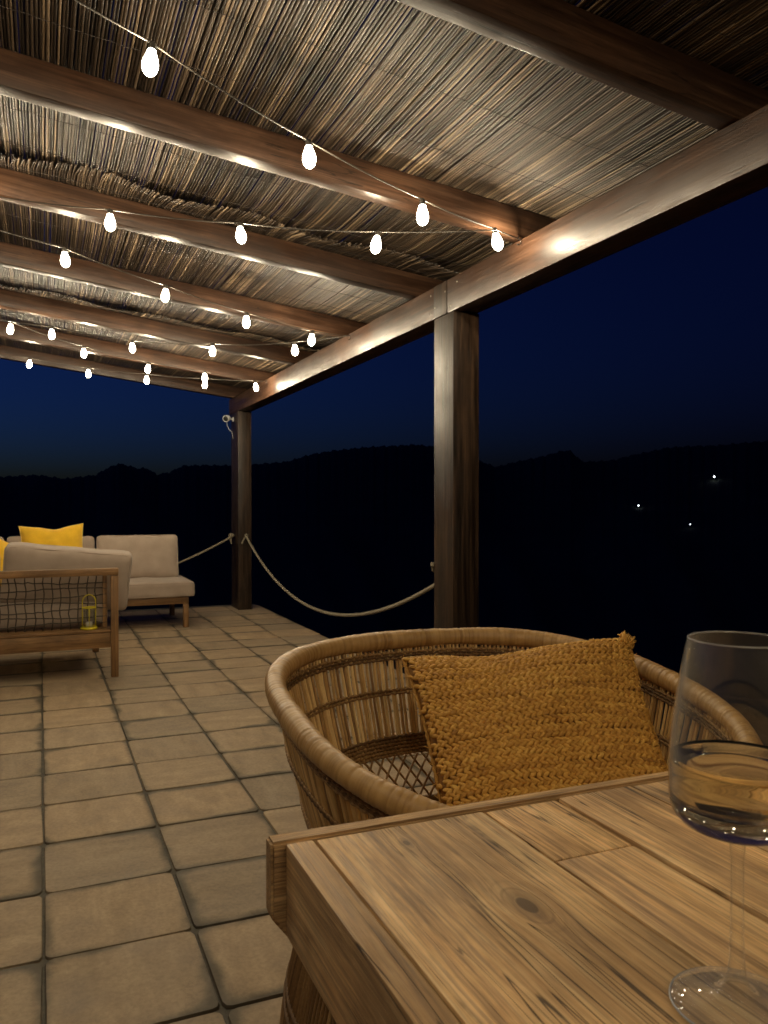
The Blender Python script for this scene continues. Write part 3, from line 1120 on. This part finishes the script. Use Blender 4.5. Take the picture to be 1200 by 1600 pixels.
def cord_net():
    mb = MB()
    rng = np.random.default_rng(3)
    x = XL + 0.08
    while x < XR - 0.09:
        z = np.linspace(0.292, 0.640, 12)
        xs = x + 0.004 * np.sin(z * 40 + x * 9) + rng.normal(0, 0.0015, 12)
        ys = 5.246 - 0.06 * smooth01((z - 0.55) / 0.1) + 0.003 * np.sin(z * 60)
        mb.tube(np.stack([xs, ys, z], 1) - np.array(SA), 0.0036, 5)
        x += 0.047 + rng.normal(0, 0.003)
    for zz in np.arange(0.325, 0.60, 0.042):
        xs = np.linspace(XL + 0.05, XR - 0.062, 70)
        z = zz + 0.008 * np.sin(xs * 7 + zz * 60) + rng.normal(0, 0.0015, 70)
        ys = np.full(70, 5.240) + 0.004 * np.sin(xs * 66)
        mb.tube(np.stack([xs, ys, z], 1) - np.array(SA), 0.0036, 5)
    return mb


cord_net().build('woven_back', M['cord'], sofaA)
c = cushion_mesh(1.96, 0.78, 0.15, 0.05, 0.02).build('seat_cushion', M['beige'], sofaA, Vector((-0.60, 5.66, 0.375)) - SA)
# back cushions lean over the rail
bc = cushion_mesh(0.74, 0.15, 0.37, 0.035, 0.035)
o = bc.build('back_cushion', M['beige'], sofaA, Vector((0.148, 5.385, 0.600)) - SA)
piping(o, 0.74, 0.15, 0.37, 0.035, 1)
o.rotation_euler = (math.radians(9), math.radians(6), math.radians(-3))
o = cushion_mesh(0.80, 0.17, 0.44, 0.06, 0.05).build('back_cushion', M['beige'], sofaA, Vector((-0.632, 5.385, 0.575)) - SA)
o.rotation_euler = (math.radians(8), 0, 0)

# far sofa, facing the viewer
XE = 1.155
sofaB = thing('garden_sofa', 'teak sofa along the far edge of the terrace with beige cushions facing the viewer', 'sofa', (XE, 6.97, 0), group='teak garden sofas with beige cushions')
SB = Vector(sofaB.location)


def sB(name, lo, hi, mat, bev=0.005):
    return box_obj(name, Vector(lo) - SB, Vector(hi) - SB, mat, sofaB, bev)


XF = -1.5
for xx in (XE - 0.045, XF):
    sB('leg', (xx, 6.97, 0), (xx + 0.045, 7.015, 0.200), M['teakZ'])
    sB('leg', (xx, 7.76, 0), (xx + 0.045, 7.805, 0.200), M['teakZ'])
sB('seat_rail', (XF, 6.972, 0.202), (XE, 7.002, 0.258), M['teakX'])
sB('seat_rail', (XF, 7.775, 0.202), (XE, 7.803, 0.258), M['teakX'])
sB('side_rail', (XE - 0.03, 7.004, 0.202), (XE - 0.001, 7.773, 0.257), M['teakY'])
sB('seat_slat_panel', (XF + 0.02, 7.004, 0.24), (XE - 0.032, 7.773, 0.256), M['teakX'])
for i in range(2):
    x1 = XE + 0.055 - i * 1.33
    o = cushion_mesh(1.32, 0.83, 0.125, 0.03, 0.015).build('seat_cushion', M['beige'], sofaB, Vector((x1 - 0.66, 7.36, 0.325)) - SB)
    piping(o, 1.32, 0.83, 0.125, 0.03, 2)
for (xc, w, tz) in ((0.790, 0.70, 0.02), (0.075, 0.70, 0.03), (-0.64, 0.70, 0)):
    o = cushion_mesh(w, 0.16, 0.40, 0.032, 0.04).build('back_cushion', M['beige'], sofaB, Vector((xc, 7.50, 0.565)) - SB)
    piping(o, w, 0.16, 0.40, 0.032, 1)
    o.rotation_euler = (math.radians(-13), math.radians(-1 + tz * 60), 0)
sB('back_rail', (XF, 7.66, 0.50), (XE - 0.06, 7.70, 0.55), M['teakX'])
sB('back_post', (XE - 0.105, 7.66, 0.258), (XE - 0.062, 7.70, 0.498), M['teakZ'])


# yellow throw pillows
def throw_pillow(w, h, t, n=26):
    mbs, trim = MB(), MB()
    u = np.linspace(-1, 1, n)
    U, V = np.meshgrid(u, u)
    X = w / 2 * U * (1 - 0.085 * (1 - V ** 2) ** 0.8)
    Z = h / 2 * V * (1 - 0.10 * (1 - U ** 2) ** 0.8)
    Z = Z - 0.022 * np.exp(-(U - 0.1) ** 2 * 9) * (V > 0) * V ** 2
    T = t / 2 * (np.clip((1 - (U * 1.03) ** 2), 0, 1) * np.clip(1 - (V * 1.03) ** 2, 0, 1)) ** 0.42
    wr = 0.006 * np.sin(U * 9 + V * 5) * (1 - U ** 2) * (1 - V ** 2) + 0.005 * np.sin(U * 4 - V * 13) * (1 - np.abs(V)) * (1 - U ** 2)
    f = []
    for i in range(n - 1):
        for j in range(n - 1):
            f.append([i * n + j, i * n + j + 1, (i + 1) * n + j + 1, (i + 1) * n + j])
    front = np.stack([X, -T - wr - 0.0012, Z], -1).reshape(-1, 3)
    back = np.stack([X, T + wr + 0.0012, Z], -1).reshape(-1, 3)
    mbs.add(front, f)
    mbs.add(back, [q[::-1] for q in f])
    edge = np.concatenate([np.stack([X, 0 * X, Z], -1)[0, :-1], np.stack([X, 0 * X, Z], -1)[:-1, -1], np.stack([X, 0 * X, Z], -1)[-1, :0:-1], np.stack([X, 0 * X, Z], -1)[:0:-1, 0]])
    trim.tube(edge, 0.0042, 6, closed=True)
    return mbs, trim


def yellow_pillow(label, loc, rot, w, h):
    a, b = throw_pillow(w, h, 0.15)
    p = a.build('throw_pillow', M['yellow'], None, loc)
    p.rotation_euler = rot
    tag(p, label, 'pillow', 'yellow pillows on the far sofa')
    b.build('piping', M['yellow_trim'], p)
    return p


yellow_pillow('large bright yellow pillow standing upright on the far sofa', (0.088, 7.23, 0.645), (math.radians(-14), math.radians(-2), math.radians(3)), 0.50, 0.48)
yellow_pillow('yellow pillow lying tilted at the left edge on the far sofa', (-0.315, 7.08, 0.60), (math.radians(-32), math.radians(22), math.radians(12)), 0.46, 0.46)

# ================================================================== lantern on the sofa ledge
lan = thing('candle_lantern', 'small yellow wire lantern with arched handle on the ledge of the near sofa', 'lantern', (0.264, 5.205, 0.292))
MB().lathe([(0, 0), (0.046, 0), (0.050, 0.004), (0.050, 0.012), (0.046, 0.014), (0.030, 0.0145), (0, 0.0145)], 28).build('base', M['yellow_metal'], lan)
hm = MB()
arch = [(-0.038, 0, 0.012), (-0.038, 0, 0.10)] + [(-0.038 * math.cos(a), 0, 0.166 + 0.044 * math.sin(a)) for a in np.linspace(0, PI, 18)] + [(0.038, 0, 0.10), (0.038, 0, 0.012)]
hm.tube(arch, 0.0032, 8)
hm.build('handle', M['yellow_metal'], lan)
MB().tube([(0, -0.036, 0.012), (0, -0.036, 0.132)], 0.002, 6).tube([(0, 0.036, 0.012), (0, 0.036, 0.132)], 0.002, 6).build('upright_wire', M['yellow_metal'], lan)
ring = [(0.038 * math.cos(a), 0.038 * math.sin(a), 0.132) for a in np.linspace(0, 2 * PI, 28, endpoint=False)]
MB().tube(ring, 0.0042, 7, closed=True).build('top_ring', M['yellow_metal'], lan)
MB().lathe([(0.030, 0.016), (0.0315, 0.016), (0.0315, 0.118), (0.030, 0.118), (0.030, 0.016)], 28).build('glass_cylinder', M['glass'], lan)
MB().lathe([(0, 0.0148), (0.019, 0.0148), (0.019, 0.045), (0, 0.044)], 20).build('candle', M['wax'], lan)

# ================================================================== dining table
TZ = 0.75
table = thing('dining_table', 'weathered plank dining table with wine glass on it', 'table', (0.7, 0.27, 0))
TO = Vector(table.location)


def tb(name, lo, hi, mat, bev=0.002):
    return box_obj(name, Vector(lo) - TO, Vector(hi) - TO, mat, table, bev)


TXR, TYN, TYF = 1.42, -0.2, 0.705
seams = [0.2295, 0.4085, 0.4965, 0.594, 0.70, 0.79, 0.965, 1.07, 1.215, TXR - 0.03]
# the broad plank with the knot has its own material so that its knots sit where they are
c0 = np.array(((seams[0] + seams[1]) / 2, (TYN + TYF) / 2))
M['knotty'] = wood('knotty_table_plank', TD, TM, TL_, 'Y', rough=(0.5, 0.78), across=38, along=2.4, fine=0.58, bump=0.6, blotch=0.5, var=0.0, crack=0.9, pore=(420, 11),
                   knots=[(0.343 - c0[0], 0.525 - c0[1], 0.0115), (0.290 - c0[0], 0.345 - c0[1], 0.004), (0.305 - c0[0], 0.665 - c0[1], 0.0045)])
for i, (a, b) in enumerate(zip(seams[:-1], seams[1:])):
    g = 0.0019
    z = TZ + (0, -0.0012, 0.0006, -0.0005)[i % 4]
    # some boards are pieced together from two lengths
    cuts = {1: 0.583, 4: 0.40, 6: 0.22}.get(i)
    spans = [(TYN, TYF - 0.001)] if cuts is None else [(TYN, cuts - 0.0006), (cuts + 0.0006, TYF - 0.001)]
    for ya_, yb_ in spans:
        tb('plank', (a + g, ya_, TZ - 0.022), (b - g, yb_, z), M['knotty'] if i == 0 else M['plankY'], 0.0026)
tb('under_frame', (0.24, TYN + 0.02, TZ - 0.045), (TXR - 0.035, TYF - 0.005, TZ - 0.024), M['plankY'])
tb('side_apron', (0.2025, TYN, 0.667), (0.2285, TYF - 0.001, TZ + 0.0008), M['plankY'], 0.0025)
tb('side_apron', (TXR - 0.029, TYN, 0.667), (TXR - 0.003, TYF - 0.001, TZ), M['apronY'], 0.0025)


def end_board(y0, yl, yr):
    """end board with the lower corners cut off; its outer face is not quite square to the planks"""
    xa, xb, zt, zb, ch = 0.190, TXR + 0.009, TZ + 0.0018, 0.662, 0.016
    prof = [(xa + ch, zb), (xb - ch, zb), (xb, zb + ch * 1.3), (xb, zt), (xa, zt), (xa, zb + ch * 1.3)]
    c = np.array(((xa + xb) / 2, y0, (zt + zb) / 2))
    bm = bmesh.new()
    f0 = [bm.verts.new((x - c[0], 0, z - c[2])) for x, z in prof]
    f1 = [bm.verts.new((x - c[0], (yl + (yr - yl) * (x - xa) / (xb - xa)) - y0, z - c[2])) for x, z in prof]
    bm.faces.new(f0)
    bm.faces.new(f1[::-1])
    for k in range(6):
        bm.faces.new((f0[k], f1[k], f1[(k + 1) % 6], f0[(k + 1) % 6]))
    bmesh.ops.bevel(bm, geom=bm.edges[:], offset=0.0025, segments=2, affect='EDGES')
    return MB().bm(bm).build('end_board', M['plankX'], table, Vector(c) - TO, autosmooth=40)


end_board(TYF + 0.0015, 0.7275, 0.716)
end_board(TYN - 0.0012, TYN - 0.028, TYN - 0.028)
for lx in (0.44, TXR - 0.35):
    for ly in (TYN + 0.06, TYF - 0.13):
        tb('leg', (lx, ly, 0), (lx + 0.075, ly + 0.075, TZ - 0.0465), M['apronY'], 0.004)


# ================================================================== wicker chair
CX, CY, CA_, CB = 0.741, 1.225, 0.377, 0.377
SEAT_Z = 0.43
chair = thing('wicker_armchair', 'round woven cane armchair drawn up to the far side of the table', 'chair', (CX, CY, 0))


def plan(t, ex=2.6):
    c_, s_ = np.cos(t), np.sin(t)
    k = (np.abs(c_) ** ex + np.abs(s_) ** ex) ** (-1 / ex)
    return c_ * k, s_ * k


def rim_z(v):
    return 0.588 + (0.762 - 0.588) * np.clip((v + 1) / 2, 0, 1) ** 0.42


WAIST_K = 0.80


def wall(t, s):
    """point on the chair's wall; s=0 rim, s=1 seat line, s=2 floor"""
    t, s = np.broadcast_arrays(np.asarray(t, float), np.asarray(s, float))
    u, v = plan(t)
    zr = rim_z(v)
    up = np.clip(s, 0, 1)
    lo = np.clip(s - 1, 0, 1)
    k = 1 - (1 - WAIST_K) * (up ** 1.25)
    k = k + (1.02 - WAIST_K) * (1 - (1 - lo) ** 2.0) * (lo > 0)
    z = np.where(s <= 1, zr + (SEAT_Z - zr) * up, SEAT_Z * (1 - lo))
    ell = np.stack([np.cos(t), np.sin(t)], -1)
    sq = np.stack([u, v], -1)
    w = np.clip(up * 0.5, 0, 1)[..., None]
    xy = (sq * (1 - w) + ell * w) * np.array([CA_, CB]) * k[..., None]
    return np.concatenate([xy, z[..., None]], -1)


def build_chair():
    # rim: thick ring wound with strips of cane
    n = 1150
    t = np.linspace(0, 2 * PI, n, endpoint=False)
    p = wall(t, 0 * t)
    d = np.r_[0, np.cumsum(np.linalg.norm(np.diff(p, axis=0), axis=1))]
    rng = np.random.default_rng(8)
    edges_ = [0.0]
    while edges_[-1] < d[-1] + 0.02:
        edges_.append(edges_[-1] + (rng.uniform(0.0032, 0.0058) if rng.random() < 0.75 else rng.uniform(0.008, 0.016)))
    edges_ = np.array(edges_)
    k = np.searchsorted(edges_, d, 'right') - 1
    ph = (d - edges_[k]) / (edges_[k + 1] - edges_[k])
    prof = np.sin(np.clip(ph, 0, 1) * PI) ** 0.5
    rr = 0.0185 + 0.0009 * prof + 0.0008 * np.sin(d * 21) + rng.normal(0, 0.0004, len(edges_) + 2)[k]
    v, f, _ = tube_np(p, rr, 18, closed=True)
    tone = np.repeat(np.clip(0.5 + rng.normal(0, 0.11, len(edges_) + 2)[k] - 0.25 * (1 - prof), 0, 1), 18)
    link('rim', mesh_np('rim', v, f, True, tone), M['rim'], chair)

    # upright canes: every one a piece of its own
    N = 268
    for i in range(N):
        rng2 = np.random.default_rng(3000 + i)
        # equal arc spacing
        tt = np.interp((i + 0.25 * rng2.normal() * 0.6) / N * d[-1], d, t)
        s = np.linspace(0.02, 1.0, 9)
        back = math.sin(tt)
        stop = float(np.clip(0.236 / (rim_z(plan(tt)[1]) - SEAT_Z), 0, 1))
        q = wall(np.full(9, tt) + rng2.normal(0, 0.004) * s, s * stop)
        q[:, :2] *= (1 + rng2.normal(0, 0.0015, 9))[:, None]
        r = rng2.uniform(0.0029, 0.0040)
        v, f, tri = tube_np(q, r, 5, cap=False)
        me = mesh_np('cane', v, f, True, np.full(len(v), np.clip(0.5 + rng2.normal(0, 0.22), 0, 1)))
        link('cane', me, M['cane'], chair)

    def band(s0, rows, pitch, r, inset, name='twine_band'):
        for j in range(rows):
            n_ = 620
            tt = np.linspace(0, 2 * PI, n_, endpoint=False)
            for side in (-1, 1):
                # fixed drop below the rim so that the rows run parallel to it
                zr = rim_z(plan(tt)[1])
                drop = s0 + j * pitch
                ss = np.clip(drop / (zr - SEAT_Z), 0, 1)
                q = wall(tt, ss)
                nrm = q.copy()
                nrm[:, 2] = 0
                nrm /= np.linalg.norm(nrm, axis=1)[:, None]
                q = q + nrm * side * inset
                q[:, 2] += 0.0010 * np.sin(tt * 134 + j * PI)
                ph_ = (tt * 210 + j * 2.1) % (2 * PI)
                rad = r * (1 + 0.24 * np.sin(ph_))
                v, f, _ = tube_np(q, rad, 6, closed=True)
                tn = np.repeat(0.45 + 0.3 * np.sin(ph_), 6)
                link(name, mesh_np(name, v, f, True, tn), M['twine'], chair)

    band(0.027, 3, 0.0062, 0.0026, 0.0046)
    band(0.104, 2, 0.0068, 0.0027, 0.0046)
    band(0.198, 6, 0.0068, 0.0030, 0.0050)
    # open lattice below the thick band
    lat = MB()
    for i in range(74):
        for sgn in (-1, 1):
            tt = i / 74 * 2 * PI + sgn * np.linspace(-0.11, 0.11, 8)
            zr = rim_z(plan(tt)[1])
            s = np.clip(np.linspace(0.235, 0.33, 8) / (zr - SEAT_Z), 0, 1.02)
            q = wall(tt, s)
            nr = q.copy()
            nr[:, 2] = 0
            nr /= np.linalg.norm(nr, axis=1)[:, None]
            lat.tube(q - nr * 0.005 * (1 + 0.6 * sgn), 0.0026, 5, tone=0.35)
    lat.build('lattice', M['cane'], chair, tone=True)['kind'] = 'stuff'

    # seat: woven disc
    seat = MB()
    for j in range(46):
        y = -0.285 + j * 0.0125
        h = math.sqrt(max(0.0, 0.29 ** 2 - y ** 2))
        if h < 0.03:
            continue
        xs = np.linspace(-h, h, 40)
        seat.tube(np.stack([xs, np.full(40, y), SEAT_Z + 0.003 * np.sin(xs * 110 + j * PI)], 1), 0.0058, 6, tone=0.4 + 0.1 * (j % 3))
    seat.build('seat', M['cane'], chair, tone=True)
    tt = np.linspace(0, 2 * PI, 160, endpoint=False)
    q = wall(tt, np.full(160, 1.0))
    MB().tube(q, 0.012, 10, closed=True).build('seat_ring', M['twine'], chair)
    # skirt of canes down to the floor
    sk = MB()
    for i in range(190):
        a = i / 190 * 2 * PI
        s = np.linspace(1.0, 1.985, 9)
        sk.tube(wall(np.full(9, a), s), 0.0038, 5, cap=False, tone=float(np.clip(0.35 + random.gauss(0, 0.2), 0, 1)))
    sk.build('skirt', M['twine'], chair, tone=True)
    bs = wall(tt, np.full(160, 1.97))
    bs[:, 2] = 0.016
    MB().tube(bs, 0.016, 10, closed=True).build('base_ring', M['rim'], chair)
    for s_ in (1.25, 1.5, 1.55, 1.8):
        MB().tube(wall(tt, np.full(160, s_)), 0.0055, 7, closed=True).build('twine_band', M['twine'], chair)


build_chair()


# ================================================================== braided jute pillow
def jute_pillow():
    TLc, TRc = np.array((0.652, 1.437, 0.756)), np.array((1.092, 1.305, 0.782))
    BLc, BRc = np.array((0.598, 1.135, 0.475)), np.array((1.035, 1.060, 0.462))
    o0 = (TLc + TRc + BLc + BRc) / 4
    nrm = np.cross(TRc - TLc, BLc - TLc)
    nrm /= np.linalg.norm(nrm)
    if nrm[1] > 0:
        nrm = -nrm            # towards the viewer

    def P(u, v, side=1.0, lift=0.0):
        u, v = np.broadcast_arrays(np.asarray(u, float), np.asarray(v, float))
        a, b = (u + 1) / 2, (v + 1) / 2
        # sides pulled in between the corners
        a2 = 0.5 + (a - 0.5) * (1 - 0.055 * (1 - v ** 2))
        b2 = 0.5 + (b - 0.5) * (1 - 0.03 * (1 - u ** 2))
        b2 = b2 - 0.045 * np.exp(-((u + 0.35) / 0.42) ** 2) * smooth01((v + 0.2) / 1.2)
        q = (TLc * ((1 - a2) * b2)[..., None] + TRc * (a2 * b2)[..., None] + BLc * ((1 - a2) * (1 - b2))[..., None] + BRc * (a2 * (1 - b2))[..., None])
        th = 0.062 * (np.clip(1 - u ** 2, 0, 1) * np.clip(1 - v ** 2, 0, 1)) ** 0.42
        th = th + 0.004 * np.sin(u * 5 + 1) * np.sin(v * 4)
        return q + nrm * ((th + lift) * side)[..., None] - o0

    root = thing('jute_pillow', 'rectangular golden pillow of braided jute with a tufted corner in the cane armchair', 'pillow', tuple(o0))
    # lining under the braid
    n = 22
    uu = np.linspace(-1, 1, n)
    U, V = np.meshgrid(uu, uu)
    f = [[i * n + j, i * n + j + 1, (i + 1) * n + j + 1, (i + 1) * n + j] for i in range(n - 1) for j in range(n - 1)]
    mb = MB()
    mb.add(P(U, V, 1.0, -0.003).reshape(-1, 3), f, -0.1)  # front lining painted dark to stand for shade in the braid grooves
    mb.add(P(U, V, -1.0, 0.002).reshape(-1, 3), [q[::-1] for q in f], 0.15)
    mb.build('lining', M['jute'], root, tone=True)
    # lens-shaped strand, unit length
    L, K = 7, 6
    xs = np.linspace(-1, 1, L)
    ang = np.arange(K) * 2 * PI / K
    prof = np.sqrt(np.clip(1 - xs ** 2, 0, 1)) * 0.92 + 0.08
    lens = np.stack([np.repeat(xs, K), (prof[:, None] * np.cos(ang)).ravel(), (prof[:, None] * np.sin(ang)).ravel()], 1)
    idx = np.arange(L * K).reshape(L, K)
    lf = np.stack([idx[:-1], np.roll(idx[:-1], -1, 1), np.roll(idx[1:], -1, 1), idx[1:]], -1).reshape(-1, 4)
    rng = np.random.default_rng(21)
    rows = 29
    hgt = 0.46
    pv = 2.0 / rows
    step_u = 0.0118 / 0.21
    for j in range(rows):
        v0 = -1 + (j + 0.5) * pv
        VV, FF, TT = [], [], []
        base = 0
        wav_a, wav_p = rng.uniform(0.0, 0.22) * pv, rng.uniform(0, 6)
        rt = rng.normal(0, 0.035)
        for half, sl in ((0.215, 1), (-0.215, -1)):
            u = -1.0 + rng.uniform(0, step_u) + (step_u / 2 if sl < 0 else 0)
            while u < 1.0:
                vv = v0 + half * pv * 0.98 + wav_a * math.sin(u * 5 + wav_p)
                c0_ = P(np.array(u), np.array(vv), 1.0, 0.0012 + rng.normal(0, 0.0005))
                du = P(np.array(u + 0.01), np.array(vv)) - P(np.array(u - 0.01), np.array(vv))
                dv = P(np.array(u), np.array(vv + 0.01)) - P(np.array(u), np.array(vv - 0.01))
                du /= np.linalg.norm(du) + 1e-9
                dv /= np.linalg.norm(dv) + 1e-9
                nn = np.cross(du, dv)
                nn /= np.linalg.norm(nn) + 1e-9
                if nn @ nrm < 0:
                    nn = -nn
                a = sl * math.radians(34 + rng.normal(0, 5))
                ax = du * math.cos(a) - dv * math.sin(a) * 1.0
                bx = du * math.sin(a) + dv * math.cos(a)
                ax = ax + nn * sl * 0.05
                le, wi, he = rng.uniform(0.0085, 0.0102), rng.uniform(0.0040, 0.0050), rng.uniform(0.0042, 0.0054)
                VV.append(c0_ + lens[:, :1] * ax * le + lens[:, 1:2] * bx * wi + lens[:, 2:3] * nn * he)
                FF.append(lf + base)
                TT.append(np.full(len(lens), np.clip(0.5 + rt + rng.normal(0, 0.13), 0, 1)))
                base += len(lens)
                u += step_u * rng.uniform(0.95, 1.05)
        link('braid', mesh_np('braid', np.vstack(VV), np.vstack(FF), True, np.concatenate(TT)), M['jute'], root)
    # tuft at the upper right corner and loose fibres along the edges
    tuft = MB()
    cn = P(np.array(1.0), np.array(1.0))
    for i in range(46):
        d_ = np.array([rng.normal(0.25, 0.45), rng.normal(-0.15, 0.35), rng.normal(0.25, 0.6)])
        d_ /= np.linalg.norm(d_)
        st = cn + rng.normal(0, 0.007, 3) + np.array([-0.012, 0, -0.012])
        cv = np.cross(d_, rng.normal(0, 1, 3)) * 0.006
        s = np.linspace(0, 1, 5)[:, None]
        ln_ = rng.uniform(0.012, 0.026)
        tuft.tube(st + d_ * s * ln_ + cv * s * s, np.array([0.0034, 0.0036, 0.003, 0.0024, 0.001]), 5, tone=float(np.clip(0.6 + rng.normal(0, 0.2), 0, 1)))
    tuft.build('tuft', M['jute'], root, tone=True)
    fz = MB()
    for i in range(150):
        e_ = rng.integers(0, 3)
        a = rng.uniform(-1, 1)
        u_, v_ = ((a, 1.0), (-1.0, a), (1.0, a))[e_]
        st = P(np.array(u_), np.array(v_))
        d_ = rng.normal(0, 1, 3)
        d_ /= np.linalg.norm(d_)
        s = np.linspace(0, 1, 4)[:, None]
        fz.tube(st + d_ * s * rng.uniform(0.004, 0.014) + np.cross(d_, rng.normal(0, 1, 3)) * 0.004 * s * s, 0.0007, 4, tone=0.8)
    # rope edge that closes the two faces
    for (ua, va, ub, vb) in ((-1, -1, -1, 1), (-1, 1, 1, 1), (1, 1, 1, -1)):
        w = np.linspace(0, 1, 60)
        pe = P(ua + (ub - ua) * w, va + (vb - va) * w)
        fz.tube(pe, 0.0034 * (1 + 0.45 * np.sin(w * 210)), 6, tone=0.3)
    fz.build('edge_fringe', M['jute'], root, tone=True)


jute_pillow()

# ================================================================== wine glass
GX, GY = 0.3909, 0.3664
glass = thing('wine_glass', 'stemmed glass of white wine standing on the table planks', 'glass', (GX, GY, TZ + 0.0012))
foot = [(0.0, 0.0), (0.020, 0.0), (0.035, 0.0), (0.0383, 0.0008), (0.0390, 0.0016), (0.0383, 0.0026), (0.028, 0.0042), (0.016, 0.0066), (0.0092, 0.0100), (0.0058, 0.018), (0.0044, 0.030), (0.0038, 0.055), (0.0038, 0.090), (0.0046, 0.0995), (0.0068, 0.1045), (0.0105, 0.1068)]
MB().lathe(foot, 72).build('stem_and_foot', M['glass'], glass)
MB().tube([(0.0388 * math.cos(a), 0.0388 * math.sin(a), 0.0017) for a in np.linspace(0, 2 * PI, 90, endpoint=False)], 0.0008, 8, closed=True).build('foot_edge', M['glass_lip'], glass)
# thick solid base of the bowl
base_ = [(0.0, 0.1074), (0.012, 0.1075), (0.024, 0.1090), (0.0325, 0.1128), (0.0380, 0.1190), (0.0398, 0.1262), (0.0393, 0.1300)]
MB().lathe(base_, 72).build('bowl_base', M['solid_glass'], glass)
wl = 0.1515
outer = [(0.0400, 0.1275), (0.0402, 0.140), (0.0400, 0.152), (0.0385, 0.170), (0.0355, 0.192), (0.0318, 0.213), (0.0294, 0.2252)]
inner = [(0.0284, 0.2252), (0.0307, 0.213), (0.0344, 0.192), (0.0374, 0.170), (0.0390, 0.152), (0.0392, 0.140), (0.0389, 0.1320)]
MB().lathe(outer, 72).build('bowl', M['glass'], glass)
MB().lathe(inner, 72).build('bowl_lining', M['glass'], glass)
MB().tube([(0.0289 * math.cos(a), 0.0289 * math.sin(a), 0.2256) for a in np.linspace(0, 2 * PI, 72, endpoint=False)], 0.0006, 8, closed=True).build('lip', M['glass_lip'], glass)
# the wine stands a hair inside the wall, with a small meniscus
wprof = [(0.0, 0.1222), (0.020, 0.1226), (0.0318, 0.1250), (0.0372, 0.1276), (0.0386, 0.1300), (0.0387, 0.1330), (0.0388, 0.140), (0.0386, 0.149), (0.0385, wl + 0.0014), (0.0376, wl + 0.0003), (0.0355, wl - 0.0003), (0.0, wl - 0.0003)]
MB().lathe(wprof, 72).build('wine', M['wine'], glass)

# ================================================================== far lights on the hillside
glow = make_lamp_glow('far_lamp_glow', (0.85, 0.95, 1.0), 4)
pole_m = plain('galvanised_pole', (0.3, 0.3, 0.3), 0.5)
for az, el, sz, lab in ((45.30, 0.0301, 1.0, 'highest and brightest of the three far white lamps on the dark hill'),
                        (40.56, -0.0031, 0.8, 'leftmost of the three far white lamps on the dark hill'),
                        (43.86, -0.0246, 0.5, 'smallest and lowest of the three far white lamps on the dark hill')):
    rr = np.linspace(190, 1400, 6000)
    zz = terrain_z(np.full(6000, az), rr)
    hit = np.argmax(zz > 1.06 + el * rr - 3.2)
    r_ = rr[hit]
    if not (zz > 1.06 + el * rr - 3.2).any():
        r_ = 300
    zt = 1.06 + el * r_
    g = float(terrain_z(az, r_))
    x, y = r_ * math.sin(math.radians(az)), r_ * math.cos(math.radians(az))
    L_ = thing('hillside_lamp', lab, 'lamp', (x, y, g - 0.1), math.radians(-az), group='far lamps on the hillside')
    hgt = zt - g
    MB().tube([(0, 0, 0), (0, 0, hgt + 0.3)], 0.09, 8).build('pole', pole_m, L_)
    s = sz * r_ / 420
    MB().tube([(0, -0.1, hgt + 0.3), (0.1 * s, -0.3, hgt + 0.42 * s), (0.5 * s, -0.4, hgt + 0.1)], 0.05, 6).build('arm', pole_m, L_)
    MB().lathe([(0, -0.30 * s), (0.34 * s, -0.22 * s), (0.42 * s, 0.0), (0.22 * s, 0.45 * s), (0, 0.6 * s)], 12).build('lamp_head', glow, L_, (0.3 * s, -0.5, hgt))
